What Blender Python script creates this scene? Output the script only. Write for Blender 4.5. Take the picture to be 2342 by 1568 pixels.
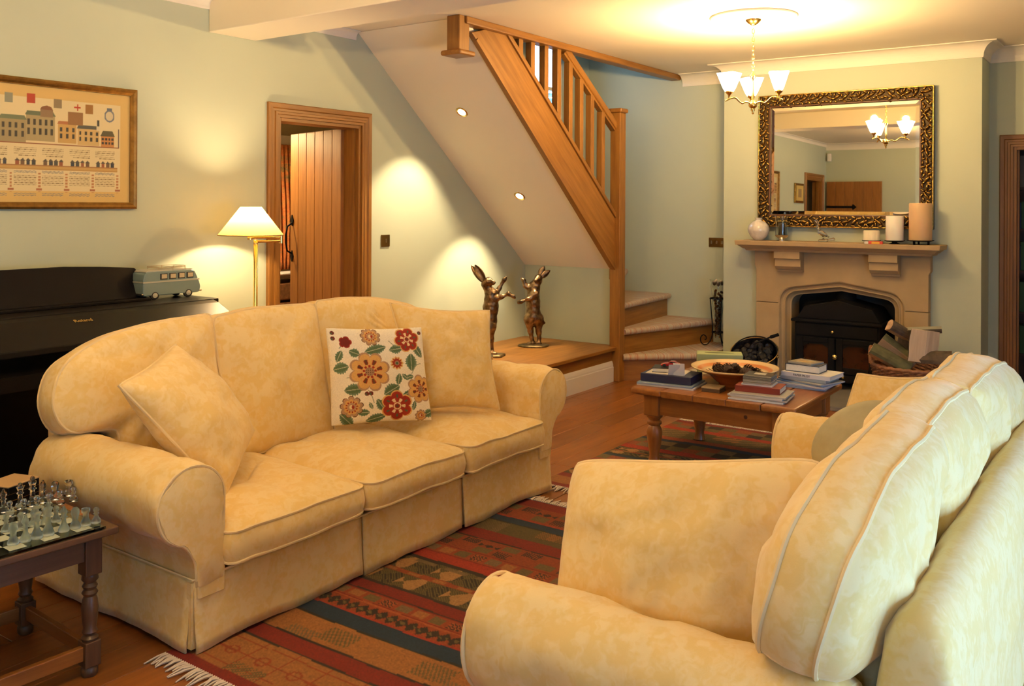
import bpy, bmesh, math, random
import numpy as np
from mathutils import Vector, Matrix, noise

for _o in list(bpy.data.objects):
    bpy.data.objects.remove(_o)
random.seed(7)
RNG = np.random.default_rng(7)
PI = math.pi
scene = bpy.context.scene
COL = scene.collection

# ------------------------------------------------------------------ camera, light, exposure
IMG_W, IMG_H = 2342, 1568
F_PX, YAW, ROLL, PP_DY, CAM_Z = 2080.0, math.radians(35.25), math.radians(0.28), -317.0, 1.40
FW = np.array([math.cos(YAW), math.sin(YAW), 0.0])
_rt = np.array([math.sin(YAW), -math.cos(YAW), 0.0]); _up = np.array([0, 0, 1.0])
RT = math.cos(ROLL)*_rt + math.sin(ROLL)*_up
UP = -math.sin(ROLL)*_rt + math.cos(ROLL)*_up
CAM = np.array([0.0, 0.0, CAM_Z])

cam_data = bpy.data.cameras.new('camera')
cam = bpy.data.objects.new('camera', cam_data); COL.objects.link(cam)
cam_data.sensor_width = 36.0
cam_data.lens = 36.0*F_PX/IMG_W
cam_data.shift_y = PP_DY/IMG_W
cam_data.clip_start = 0.02
cam.matrix_world = Matrix(((RT[0], UP[0], -FW[0], CAM[0]), (RT[1], UP[1], -FW[1], CAM[1]),
                           (RT[2], UP[2], -FW[2], CAM[2]), (0, 0, 0, 1)))
scene.camera = cam

scene.view_settings.view_transform = 'Standard'
scene.view_settings.look = 'None'
scene.view_settings.gamma = 1.0
scene.view_settings.use_curve_mapping = False
scene.view_settings.exposure = 0.92
try:
    scene.cycles.use_denoising = True
    scene.cycles.denoiser = 'OPENIMAGEDENOISE'
    scene.cycles.max_bounces = 9
    scene.cycles.diffuse_bounces = 4
    scene.cycles.glossy_bounces = 4
    scene.cycles.transmission_bounces = 8
    scene.cycles.sample_clamp_indirect = 6.0
    scene.cycles.caustics_reflective = False
    scene.cycles.caustics_refractive = False
except Exception:
    pass

# overcast late-afternoon sky outside the windows
world = bpy.data.worlds.new('overcast_sky'); scene.world = world
world.use_nodes = True
_bg = world.node_tree.nodes['Background']
_bg.inputs[0].default_value = (0.34, 0.58, 1.0, 1)
_bg.inputs[1].default_value = 6.8

WARM = (1.0, 0.64, 0.24)
DAY = (0.52, 0.73, 1.0)

def area_light(name, loc, rot, sx, sy, power, color):
    d = bpy.data.lights.new(name, 'AREA'); d.shape = 'RECTANGLE'; d.size = sx; d.size_y = sy
    d.energy = power; d.color = color
    o = bpy.data.objects.new(name, d); COL.objects.link(o)
    o.location = loc; o.rotation_euler = rot
    return o
# daylight enters by the windows; portals only steer the sampling of the sky through each opening
for _n, _l, _r, _sx, _sy in (('garden_window_portal', (2.05, -1.22, 0.70), (PI/2, 0, 0), 2.5, 1.1),
                             ('back_window_portal', (-0.97, 0.10, 1.35), (0, -PI/2, 0), 0.7, 0.8),
                             ('stair_window_portal', (6.78, 4.54, 2.42), (-PI/2, 0, 0), 0.52, 0.94)):
    area_light(_n, _l, _r, _sx, _sy, 1.0, (1, 1, 1)).data.cycles.is_portal = True

def point_light(name, loc, power, color, radius=0.03, parent=None):
    d = bpy.data.lights.new(name, 'POINT'); d.energy = power; d.color = color; d.shadow_soft_size = radius
    o = bpy.data.objects.new(name, d); COL.objects.link(o); o.location = loc
    if parent is not None: o.parent = parent
    return o
def spot_light(name, loc, aim, power, color, angle, blend=0.4, radius=0.02, parent=None):
    d = bpy.data.lights.new(name, 'SPOT'); d.energy = power; d.color = color; d.shadow_soft_size = radius
    d.spot_size = angle; d.spot_blend = blend
    o = bpy.data.objects.new(name, d); COL.objects.link(o); o.location = loc
    o.rotation_euler = Vector(aim).to_track_quat('-Z', 'Y').to_euler()
    if parent is not None: o.parent = parent
    return o

# ------------------------------------------------------------------ pixel -> place
def ray(u, v):
    return FW + RT*((u-IMG_W/2)/F_PX) - UP*((v-(IMG_H/2+PP_DY))/F_PX)
def onZ(u, v, z): d = ray(u, v); return CAM + d*((z-CAM_Z)/d[2])
def onX(u, v, x): d = ray(u, v); return CAM + d*(x/d[0])
def onY(u, v, y): d = ray(u, v); return CAM + d*(y/d[1])

# ------------------------------------------------------------------ mesh helpers
class MB:
    def __init__(s): s.v = []; s.f = []; s.sm = []
    def add(s, vs, fs, smooth=False):
        b = len(s.v); s.v += [tuple(map(float, p)) for p in vs]
        s.f += [tuple(i+b for i in f) for f in fs]; s.sm += [smooth]*len(fs); return s
    def box(s, x0, x1, y0, y1, z0, z1):
        vs = [(x0,y0,z0),(x1,y0,z0),(x1,y1,z0),(x0,y1,z0),(x0,y0,z1),(x1,y0,z1),(x1,y1,z1),(x0,y1,z1)]
        return s.add(vs, [(0,3,2,1),(4,5,6,7),(0,1,5,4),(1,2,6,5),(2,3,7,6),(3,0,4,7)])
    def cbox(s, cx, cy, cz, sx, sy, sz, rz=0.0, M=None):
        m = Matrix.Translation((cx,cy,cz)) @ Matrix.Rotation(rz, 4, 'Z')
        if M is not None: m = M @ m
        vs = [m @ Vector((a*sx/2, b*sy/2, c*sz/2)) for c in (-1,1) for (a,b) in ((-1,-1),(1,-1),(1,1),(-1,1))]
        return s.add(vs, [(0,3,2,1),(4,5,6,7),(0,1,5,4),(1,2,6,5),(2,3,7,6),(3,0,4,7)])
    def lathe(s, prof, seg=24, c=(0,0,0), smooth=True, sx=1.0, sy=1.0, cap=True):
        vs = []; n = len(prof)
        for r, z in prof:
            for k in range(seg):
                a = 2*PI*k/seg; vs.append((c[0]+r*sx*math.cos(a), c[1]+r*sy*math.sin(a), c[2]+z))
        fs = [(i*seg+k, i*seg+(k+1)%seg, (i+1)*seg+(k+1)%seg, (i+1)*seg+k) for i in range(n-1) for k in range(seg)]
        s.add(vs, fs, smooth)
        if cap:
            b = len(s.v)-n*seg
            if prof[0][0] > 1e-5: s.f.append(tuple(b+k for k in reversed(range(seg)))); s.sm.append(False)
            if prof[-1][0] > 1e-5: s.f.append(tuple(b+(n-1)*seg+k for k in range(seg))); s.sm.append(False)
        return s
    def tube(s, path, r, seg=8, closed=False, smooth=True):
        P = [Vector(p) for p in path]; n = len(P); rr = r if hasattr(r, '__len__') else [r]*n
        T = []
        for i in range(n):
            a = P[(i-1) % n] if (closed or i > 0) else P[i]; b = P[(i+1) % n] if (closed or i < n-1) else P[i]
            d = b-a; T.append(d.normalized() if d.length > 1e-9 else Vector((0,0,1)))
        ref = Vector((0,0,1)) if abs(T[0].z) < .9 else Vector((1,0,0))
        N = (ref - T[0]*ref.dot(T[0])).normalized(); vs = []
        for i in range(n):
            N = N - T[i]*N.dot(T[i])
            N = N.normalized() if N.length > 1e-6 else T[i].orthogonal().normalized()
            B = T[i].cross(N)
            for k in range(seg):
                a = 2*PI*k/seg; vs.append(P[i] + (N*math.cos(a)+B*math.sin(a))*rr[i])
        m = n if closed else n-1
        fs = [(i*seg+k, i*seg+(k+1)%seg, ((i+1)%n)*seg+(k+1)%seg, ((i+1)%n)*seg+k) for i in range(m) for k in range(seg)]
        if not closed: fs += [tuple(reversed(range(seg))), tuple((n-1)*seg+k for k in range(seg))]
        return s.add(vs, fs, smooth)
    def prism(s, poly, fn, d0, d1, smooth=False):
        """poly: list of (u,v); fn(u,v,d)->xyz"""
        n = len(poly)
        vs = [fn(u, v, d0) for u, v in poly] + [fn(u, v, d1) for u, v in poly]
        fs = [tuple(reversed(range(n))), tuple(range(n, 2*n))] + [(i, (i+1)%n, n+(i+1)%n, n+i) for i in range(n)]
        return s.add(vs, fs, smooth)
    def ball(s, c, r, seg=12, rings=8, M=None):
        rx, ry, rz = r if hasattr(r, '__len__') else (r, r, r); vs = []
        for i in range(rings+1):
            t = PI*i/rings
            for k in range(seg):
                a = 2*PI*k/seg; p = Vector((rx*math.sin(t)*math.cos(a), ry*math.sin(t)*math.sin(a), -rz*math.cos(t)))
                if M is not None: p = M @ p
                vs.append((c[0]+p[0], c[1]+p[1], c[2]+p[2]))
        fs = [(i*seg+k, i*seg+(k+1)%seg, (i+1)*seg+(k+1)%seg, (i+1)*seg+k) for i in range(rings) for k in range(seg)]
        return s.add(vs, fs, True)
    def mesh(s, name):
        m = bpy.data.meshes.new(name); m.from_pydata(s.v, [], s.f)
        m.polygons.foreach_set('use_smooth', s.sm); m.update()
        return m

def orient(me):
    bm = bmesh.new(); bm.from_mesh(me); bmesh.ops.recalc_face_normals(bm, faces=bm.faces); bm.to_mesh(me); bm.free(); me.update()
def obj(name, mb, material=None, parent=None, loc=None, rot=None, bev=0.0, seg=2, fix=True, kind=None, label=None):
    me = mb.mesh(name) if isinstance(mb, MB) else mb
    if fix and isinstance(mb, MB): orient(me)
    if isinstance(mb, MB) and any(mb.sm): me.set_sharp_from_angle(angle=math.radians(52))
    o = bpy.data.objects.new(name, me); COL.objects.link(o)
    if material is not None and not me.materials: me.materials.append(material)
    if parent is not None: o.parent = parent
    if loc is not None: o.location = loc
    if rot is not None: o.rotation_euler = rot
    if bev > 0:
        b = o.modifiers.new('bevel', 'BEVEL'); b.width = bev; b.segments = seg; b.limit_method = 'ANGLE'
        b.angle_limit = math.radians(40); b.harden_normals = False
    if kind: o['kind'] = kind
    if label: o['label'] = label
    return o
def tag(o, label, cat, group=None):
    o['label'] = label; o['category'] = cat
    if group: o['group'] = group
    return o
def thing(name, label, cat, loc=(0,0,0), rz=0.0, group=None):
    o = bpy.data.objects.new(name, None); COL.objects.link(o); o.empty_display_size = 0.1
    o.location = loc; o.rotation_euler = (0,0,rz)
    return tag(o, label, cat, group)
def struct(o): o['kind'] = 'structure'; return o
def inst(o, parent=None, loc=None, rot=None, scale=None, name=None):
    c = o.copy(); COL.objects.link(c); c.parent = parent if parent is not None else o.parent
    if loc is not None: c.location = loc
    if rot is not None: c.rotation_euler = rot
    if scale is not None: c.scale = scale
    return c
def copy_tree(o, parent=None):
    c = o.copy(); COL.objects.link(c); c.parent = parent
    for ch in o.children: copy_tree(ch, c)
    return c
def text_mesh(txt, size, extrude=0.0004):
    cu = bpy.data.curves.new('lettering', 'FONT'); cu.body = txt; cu.size = size; cu.extrude = extrude
    cu.align_x = 'CENTER'; cu.align_y = 'CENTER'; cu.resolution_u = 3
    t = bpy.data.objects.new('lettering', cu); COL.objects.link(t)
    dg = bpy.context.evaluated_depsgraph_get(); me = bpy.data.meshes.new_from_object(t.evaluated_get(dg))
    bpy.data.objects.remove(t); bpy.data.curves.remove(cu)
    return me
def fbm(p, f=1.0, o=3):
    a, s_, q = 1.0, 0.0, Vector(p)*f
    for _ in range(o): s_ += a*noise.noise(q); q = q*2.03; a *= .5
    return s_
def resample(pts, n, closed=True):
    P = np.array(pts, float)
    if closed: P = np.vstack([P, P[:1]])
    L = np.r_[0, np.cumsum(np.linalg.norm(np.diff(P, axis=0), axis=1))]
    t = np.linspace(0, L[-1], n, endpoint=not closed)
    return np.stack([np.interp(t, L, P[:, i]) for i in range(P.shape[1])], 1)
def round_poly(pts, r, k=5):
    out = []; n = len(pts)
    for i in range(n):
        p0, p, p1 = (np.array(pts[(i+d) % n][:2], float) for d in (-1, 0, 1)); ri = pts[i][2] if len(pts[i]) > 2 else r
        a, b = p0-p, p1-p; la, lb = np.linalg.norm(a), np.linalg.norm(b); q = min(ri, la*.49, lb*.49)
        A, B = p+a/la*q, p+b/lb*q
        for t in np.linspace(0, 1, k): out.append(tuple((1-t)**2*A + 2*t*(1-t)*p + t*t*B))
    return out
def spline(pts, n):
    P = np.array(pts, float); m = len(P); out = []
    for t in np.linspace(0, m-1, n):
        i = min(int(t), m-2); f = t-i; p0, p1, p2, p3 = P[max(i-1,0)], P[i], P[i+1], P[min(i+2,m-1)]
        out.append(.5*((2*p1)+(-p0+p2)*f+(2*p0-5*p1+4*p2-p3)*f*f+(-p0+3*p1-3*p2+p3)*f**3))
    return [tuple(p) for p in out]

# signed-distance bodies (bronze hares, glass bird) meshed by surface nets
def sdf_mesh(name, prims, k=0.02, res=0.006, pad=0.03):
    """prims: list of (a, b, ra, rb) rounded cones"""
    pts = np.array([p for pr in prims for p in (pr[0], pr[1])], float); rm = max(max(p[2], p[3]) for p in prims)
    lo, hi = pts.min(0)-rm-pad, pts.max(0)+rm+pad
    n = np.ceil((hi-lo)/res).astype(int)+1
    g = [lo[i]+res*np.arange(n[i]) for i in range(3)]
    X, Y, Z = np.meshgrid(*g, indexing='ij'); D = None
    for a, b, ra, rb in prims:
        a = np.array(a, float); b = np.array(b, float); d = b-a; L = max(d@d, 1e-9)
        t = np.clip(((X-a[0])*d[0]+(Y-a[1])*d[1]+(Z-a[2])*d[2])/L, 0, 1)
        e = np.sqrt((X-a[0]-t*d[0])**2+(Y-a[1]-t*d[1])**2+(Z-a[2]-t*d[2])**2)-(ra+(rb-ra)*t)
        if D is None: D = e
        else:
            h = np.clip(.5+.5*(e-D)/k, 0, 1); D = e*(1-h)+D*h-k*h*(1-h)
    S = D < 0
    c = np.zeros(tuple(n-1), int)
    for i in (0,1):
        for j in (0,1):
            for l in (0,1): c += S[i:n[0]-1+i, j:n[1]-1+j, l:n[2]-1+l]
    act = (c > 0) & (c < 8); idx = -np.ones(act.shape, int); cells = np.argwhere(act); idx[act] = np.arange(len(cells))
    acc = np.zeros((len(cells), 3)); cnt = np.zeros(len(cells))
    corners = [(i,j,l) for i in (0,1) for j in (0,1) for l in (0,1)]
    for ax in range(3):
        for q in corners:
            if q[ax]: continue
            q2 = list(q); q2[ax] = 1
            A = D[tuple((cells+np.array(q)).T)]; B = D[tuple((cells+np.array(q2)).T)]
            m = (A < 0) != (B < 0); t = A/np.where(m, A-B, 1)
            p = np.tile(np.array(q, float), (len(cells), 1)); p[:, ax] += t
            acc[m] += p[m]; cnt[m] += 1
    V = lo+res*(cells+acc/cnt[:, None]); Fs = []
    for ax in range(3):
        u, w = (ax+1) % 3, (ax+2) % 3
        sl0 = [slice(None)]*3; sl1 = [slice(None)]*3; sl0[ax] = slice(0, -1); sl1[ax] = slice(1, None)
        e = np.argwhere(S[tuple(sl0)] != S[tuple(sl1)])
        e = e[(e[:, u] > 0) & (e[:, w] > 0)]
        flip = S[tuple(e.T)]
        du = np.zeros(3, int); du[u] = 1; dw = np.zeros(3, int); dw[w] = 1
        q = np.stack([idx[tuple((e-du-dw).T)], idx[tuple((e-dw).T)], idx[tuple(e.T)], idx[tuple((e-du).T)]], 1)
        q[~flip] = q[~flip][:, ::-1]; Fs.append(q)
    Fq = np.vstack(Fs); Fq = Fq[(Fq >= 0).all(1)]
    me = bpy.data.meshes.new(name); me.from_pydata(V.tolist(), [], Fq.tolist())
    me.polygons.foreach_set('use_smooth', [True]*len(me.polygons)); me.update()
    return me

def colour_grid(name, nu, nv, fn, raster, material):
    """grid mesh carrying its own dye colours: fn(u,v)->xyz, raster (nv,nu,3) linear colours"""
    uu, vv = np.meshgrid(np.linspace(0,1,nu), np.linspace(0,1,nv))
    co = np.array([fn(a, b) for a, b in zip(uu.ravel(), vv.ravel())], float)
    i = np.arange((nv-1)*nu).reshape(nv-1, nu)[:, :-1].ravel()
    me = bpy.data.meshes.new(name)
    me.from_pydata(co.tolist(), [], np.stack([i, i+1, i+nu+1, i+nu], 1).tolist())
    at = me.color_attributes.new('dye', 'FLOAT_COLOR', 'POINT')
    c = np.ones((nu*nv, 4)); c[:, :3] = raster.reshape(-1, 3); at.data.foreach_set('color', c.ravel())
    me.polygons.foreach_set('use_smooth', [True]*len(me.polygons)); me.materials.append(material); me.update()
    return me
def srgb(r, g, b):
    return np.array([((x/255)/12.92 if x/255 <= .04045 else ((x/255+.055)/1.055)**2.4) for x in (r, g, b)])
# ------------------------------------------------------------------ materials
def C3(c): return (c[0], c[1], c[2], 1.0)
def base_mat(name):
    m = bpy.data.materials.new(name); m.use_nodes = True
    nt = m.node_tree; return m, nt, nt.nodes['Principled BSDF']
def coords(nt, scale=(1,1,1), kind='Object', rot=(0,0,0)):
    tc = nt.nodes.new('ShaderNodeTexCoord'); mp = nt.nodes.new('ShaderNodeMapping')
    mp.inputs['Scale'].default_value = scale; mp.inputs['Rotation'].default_value = rot
    nt.links.new(tc.outputs[kind], mp.inputs[0]); return mp.outputs[0]
def add_noise(nt, vec, scale, detail=4, rough=.55):
    n = nt.nodes.new('ShaderNodeTexNoise'); n.inputs['Scale'].default_value = scale
    n.inputs['Detail'].default_value = detail; n.inputs['Roughness'].default_value = rough
    nt.links.new(vec, n.inputs['Vector']); return n.outputs[0]
def ramp(nt, fac, stops):
    r = nt.nodes.new('ShaderNodeValToRGB'); e = r.color_ramp.elements
    e[0].position, e[0].color = stops[0][0], C3(stops[0][1]); e[1].position, e[1].color = stops[-1][0], C3(stops[-1][1])
    for p, c in stops[1:-1]:
        q = e.new(p); q.color = C3(c)
    nt.links.new(fac, r.inputs[0]); return r.outputs[0]
def bump(nt, b, h, strength, dist=.01):
    n = nt.nodes.new('ShaderNodeBump'); n.inputs['Strength'].default_value = strength; n.inputs['Distance'].default_value = dist
    nt.links.new(h, n.inputs['Height']); nt.links.new(n.outputs[0], b.inputs['Normal'])
def mixc(nt, fac, a, b, mode='MIX'):
    m = nt.nodes.new('ShaderNodeMix'); m.data_type = 'RGBA'; m.blend_type = mode
    for s_, v in ((0, fac), (6, a), (7, b)):
        if hasattr(v, 'links') or hasattr(v, 'is_linked'): nt.links.new(v, m.inputs[s_])
        elif s_ == 0: m.inputs[0].default_value = v
        else: m.inputs[s_].default_value = C3(v)
    return m.outputs[2]
def plain(name, col, rough=.6, metal=0.0, var=.06, nscale=6, bmp=0.0, bscale=60, kind='Object', **kw):
    m, nt, b = base_mat(name); col = np.array(col, float)
    v = coords(nt, kind=kind); f = add_noise(nt, v, nscale)
    nt.links.new(ramp(nt, f, [(.3, np.clip(col*(1-var), 0, 1)), (.7, np.clip(col*(1+var), 0, 1))]), b.inputs['Base Color'])
    b.inputs['Roughness'].default_value = rough; b.inputs['Metallic'].default_value = metal
    if bmp: bump(nt, b, add_noise(nt, v, bscale), bmp, .004)
    for k, x in kw.items(): b.inputs[k.replace('_', ' ')].default_value = x
    return m
def wood(name, dark, light, axis='x', rough=.42, scale=1.0, coat=.0, rnd=0.0):
    m, nt, b = base_mat(name); s_ = {'x': (1.1,14,14), 'y': (14,1.1,14), 'z': (14,14,1.1)}[axis]
    v = coords(nt, tuple(scale*q for q in s_)); f = add_noise(nt, v, 2.2, 6, .62)
    c = ramp(nt, f, [(.28, dark), (.5, [(p+q)/2 for p, q in zip(dark, light)]), (.72, light)])
    if rnd:
        oi = nt.nodes.new('ShaderNodeObjectInfo'); mr = nt.nodes.new('ShaderNodeMapRange')
        mr.inputs[3].default_value = 1-rnd; mr.inputs[4].default_value = 1+rnd
        nt.links.new(oi.outputs['Random'], mr.inputs[0]); cb = nt.nodes.new('ShaderNodeCombineColor')
        for i in range(3): nt.links.new(mr.outputs[0], cb.inputs[i])
        c = mixc(nt, 1.0, c, cb.outputs[0], 'MULTIPLY')
    nt.links.new(c, b.inputs['Base Color'])
    b.inputs['Roughness'].default_value = rough; bump(nt, b, f, .12, .002)
    if coat: b.inputs['Coat Weight'].default_value = coat; b.inputs['Coat Roughness'].default_value = .12
    return m
def damask(name, c0, c1, scale=7.0):
    m, nt, b = base_mat(name); v = coords(nt)
    w = nt.nodes.new('ShaderNodeTexNoise'); w.inputs['Scale'].default_value = scale*1.6; w.inputs['Detail'].default_value = 2
    nt.links.new(v, w.inputs['Vector'])
    f = add_noise(nt, mixc(nt, .16, v, w.outputs['Color'], 'ADD'), scale*1.1, 3, .5)
    nt.links.new(ramp(nt, f, [(.40, c0), (.50, [(p+q)/2 for p, q in zip(c0, c1)]), (.58, c1)]), b.inputs['Base Color'])
    b.inputs['Roughness'].default_value = .85; b.inputs['Sheen Weight'].default_value = .25; b.inputs['Sheen Roughness'].default_value = .5
    bump(nt, b, add_noise(nt, v, 380, 2), .12, .001)
    return m
def dyed(name, rough=.9, bmp=.2, bscale=300):
    m, nt, b = base_mat(name); a = nt.nodes.new('ShaderNodeVertexColor'); a.layer_name = 'dye'
    nt.links.new(a.outputs[0], b.inputs['Base Color']); b.inputs['Roughness'].default_value = rough
    if bmp: bump(nt, b, add_noise(nt, coords(nt), bscale, 2), bmp, .002)
    return m
def glass(name, col=(1,1,1), rough=0.0, ior=1.45):
    m, nt, b = base_mat(name); v = coords(nt); f = add_noise(nt, v, 3)
    c = np.array(col, float); nt.links.new(ramp(nt, f, [(.3, c*.985), (.7, c)]), b.inputs['Base Color'])
    b.inputs['Transmission Weight'].default_value = 1.0; b.inputs['Roughness'].default_value = rough; b.inputs['IOR'].default_value = ior
    return m
def pane_glass(name, refl=.08, tint=(.95,.98,.96)):
    m, nt, b = base_mat(name); nt.nodes.remove(b)
    t = nt.nodes.new('ShaderNodeBsdfTransparent'); t.inputs[0].default_value = C3(tint)
    g = nt.nodes.new('ShaderNodeBsdfGlossy'); g.inputs['Roughness'].default_value = .02
    lw = nt.nodes.new('ShaderNodeLayerWeight'); pw = nt.nodes.new('ShaderNodeMath'); pw.operation = 'POWER'; pw.inputs[1].default_value = 4.5
    nt.links.new(lw.outputs['Facing'], pw.inputs[0]); mr = nt.nodes.new('ShaderNodeMapRange'); mr.inputs[3].default_value = .04; mr.inputs[4].default_value = .9
    nt.links.new(pw.outputs[0], mr.inputs[0])
    mx = nt.nodes.new('ShaderNodeMixShader'); nt.links.new(mr.outputs[0], mx.inputs[0])
    nt.links.new(t.outputs[0], mx.inputs[1]); nt.links.new(g.outputs[0], mx.inputs[2])
    nt.links.new(mx.outputs[0], nt.nodes['Material Output'].inputs[0]); return m
def glow_shade(name, col, emit, strength):
    m, nt, b = base_mat(name); nt.nodes.remove(b)
    v = coords(nt); f = add_noise(nt, v, 40)
    c = ramp(nt, f, [(.3, np.array(col)*.97), (.7, col)])
    d = nt.nodes.new('ShaderNodeBsdfDiffuse'); t = nt.nodes.new('ShaderNodeBsdfTranslucent')
    nt.links.new(c, d.inputs[0]); nt.links.new(c, t.inputs[0])
    mx = nt.nodes.new('ShaderNodeMixShader'); mx.inputs[0].default_value = .6
    nt.links.new(d.outputs[0], mx.inputs[1]); nt.links.new(t.outputs[0], mx.inputs[2]); out = mx.outputs[0]
    if strength:
        e = nt.nodes.new('ShaderNodeEmission'); e.inputs[0].default_value = C3(emit); e.inputs[1].default_value = strength
        ad = nt.nodes.new('ShaderNodeAddShader'); nt.links.new(out, ad.inputs[0]); nt.links.new(e.outputs[0], ad.inputs[1]); out = ad.outputs[0]
    nt.links.new(out, nt.nodes['Material Output'].inputs[0]); return m
def emitter(name, col, s_):
    m, nt, b = base_mat(name); f = add_noise(nt, coords(nt), 2)
    nt.links.new(ramp(nt, f, [(0, col), (1, col)]), b.inputs['Emission Color'])
    b.inputs['Emission Strength'].default_value = s_; b.inputs['Base Color'].default_value = C3(col); return m
def striped_carpet(name):
    m, nt, b = base_mat(name); v = coords(nt, (1, 0, 0)); f = add_noise(nt, v, 62, 3, .9)
    c = ramp(nt, f, [(.30, (.30,.20,.16)), (.38, (.55,.36,.24)), (.44, (.40,.13,.08)), (.49, (.62,.52,.40)), (.53, (.36,.38,.30)),
                     (.57, (.64,.48,.34)), (.62, (.50,.22,.14)), (.70, (.62,.50,.42))])
    nt.links.new(c, b.inputs['Base Color']); b.inputs['Roughness'].default_value = .95
    bump(nt, b, add_noise(nt, coords(nt), 260, 2), .5, .004); return m
def ikat(name):
    m, nt, b = base_mat(name); v = coords(nt, (.4, .4, 1)); f = add_noise(nt, v, 9, 5, .7)
    c = ramp(nt, f, [(.30, (.05,.05,.03)), (.40, (.30,.16,.05)), (.48, (.55,.11,.03)), (.56, (.62,.20,.05)), (.64, (.12,.11,.05)), (.72, (.5,.25,.07))])
    g = add_noise(nt, coords(nt, (60, 60, 60)), 3, 2); c = mixc(nt, .25, c, ramp(nt, g, [(.3, (.1,.06,.03)), (.7, (.7,.4,.12))]))
    nt.links.new(c, b.inputs['Base Color']); b.inputs['Roughness'].default_value = .9; return m

WALL = plain('duck_egg_wall_paint', (.50,.545,.43), .75, var=.02, nscale=1.5, bmp=.05, bscale=220)
CEILM = plain('cream_ceiling_paint', (.87,.79,.65), .8, var=.015, nscale=1.2, bmp=.04, bscale=200)
COVE = plain('cream_coving_paint', (.80,.75,.66), .7, var=.01)
WHITE = plain('white_gloss_woodwork', (.78,.74,.72), .35, var=.01)
OAK = {a: wood('oak_grain_'+a, (.19,.075,.011), (.36,.16,.032), a, .42) for a in 'xyz'}
FLOORM = wood('oak_floor_board', (.17,.052,.010), (.33,.115,.024), 'x', .30, .8, rnd=.22)
DOORM = wood('oak_door_plank', (.22,.078,.012), (.39,.165,.034), 'z', .45, rnd=.12)
PINE = {a: wood('honey_pine_'+a, (.19,.060,.010), (.34,.130,.028), a, .36, coat=.1) for a in 'xyz'}
DARKW = {a: wood('dark_stained_wood_'+a, (.055,.026,.012), (.13,.065,.03), a, .4) for a in 'xyz'}
YELLOW = damask('yellow_damask_cloth', (.83,.575,.205), (.87,.650,.305), 15.0)
PIPE = plain('yellow_piping_cloth', (.82,.62,.32), .85)
SAGE = plain('sage_grey_cloth', (.42,.37,.22), .9, var=.08, nscale=18, bmp=.1, bscale=300)
STONE = plain('buff_limestone', (.42,.30,.16), .8, var=.09, nscale=5, bmp=.08, bscale=120)
IRON = plain('black_cast_iron', (.006,.006,.007), .7, var=.2, bmp=.1, bscale=90, Specular_IOR_Level=.12)
SATIN = plain('satin_black_wood', (.006,.005,.005), .42, var=.1, Specular_IOR_Level=.14)
BRASS = plain('polished_brass', (.83,.57,.20), .18, 1.0, var=.04)
BRONZE = plain('patinated_bronze', (.21,.135,.075), .33, 1.0, var=.75, nscale=24, bmp=.5, bscale=60)
GILT = plain('antique_gilt', (.42,.26,.07), .26, 1.0, var=.6, nscale=60, bmp=.3, bscale=120)
GILTD = plain('dark_antique_gilt', (.06,.036,.012), .5, .5, var=.3, nscale=80, bmp=.5, bscale=180)
GOLDF = plain('aged_gold_frame', (.27,.14,.03), .38, .75, var=.25, nscale=30)
MIRROR = plain('silvered_glass', (.80,.78,.70), .012, 1.0, var=.0)
GLASS = glass('clear_glass', (.97,1,.97))
FROST = glass('frosted_glass', (.80,.93,.88), .45)
GREENGLASS = glass('green_edged_glass', (.72,.90,.80), .02)
WINDOWG = pane_glass('window_glass')
PICG = pane_glass('picture_glass', tint=(1,1,1))
WAX = plain('cream_candle_wax', (.80,.68,.48), .5, var=.03, Subsurface_Weight=.15)
WAXW = plain('white_candle_wax', (.82,.76,.64), .5, var=.02, Subsurface_Weight=.15)
WAXT = plain('tan_candle_wax', (.62,.40,.21), .5, var=.04, Subsurface_Weight=.15)
CRACKLE = plain('crackle_glazed_ceramic', (.66,.61,.54), .12, var=.12, nscale=30, Coat_Weight=.6)
TERRA = plain('terracotta_clay', (.42,.17,.06), .45, var=.1)
PAPER = plain('page_edges', (.70,.64,.54), .8, var=.05, nscale=90)
COAL = plain('coal', (.010,.010,.012), .45, var=.4, nscale=20, bmp=.4, bscale=50, Specular_IOR_Level=.25)
BARK = plain('log_bark', (.09,.065,.045), .9, var=.4, nscale=20, bmp=.8, bscale=40)
BARKG = plain('mossy_log_bark', (.085,.085,.04), .9, var=.35, nscale=16, bmp=.8, bscale=40)
LOGW = wood('split_log_wood', (.36,.21,.11), (.66,.47,.29), 'x', .85)
LOGP = wood('pale_split_log_wood', (.50,.36,.24), (.72,.58,.42), 'x', .85)
WICKER = plain('brown_wicker', (.20,.085,.035), .55, var=.35, nscale=40)
CARPET = striped_carpet('striped_stair_carpet')
IKAT = ikat('red_ikat_curtain_cloth')
DYED = dyed('woven_wool_dyes')
DYEDC = dyed('embroidered_cotton', .9, .25, 500)
DYEDP = dyed('printed_paper', .7, 0)
SHADEM = glow_shade('cream_lampshade_cloth', (.74,.46,.13), (1,.62,.2), .0)
OPAL = glow_shade('opal_glass', (.9,.86,.78), (1,.86,.62), 7.0)
LAMPG = emitter('lit_lamp_face', (1,.86,.6), 12)
SILVER = plain('silvered_metal', (.72,.70,.66), .22, 1.0, var=.05)
FRINGE = plain('cream_wool_fringe', (.62,.52,.42), .95, var=.1, nscale=40)
GREENBOX = plain('pale_green_card', (.34,.40,.20), .6, var=.03)
NAVY = plain('navy_blue_cover', (.010,.016,.06), .45, var=.08)
def cover(name, c, rough=.4, **k): return plain(name, c, rough, var=.06, **k)
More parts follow.
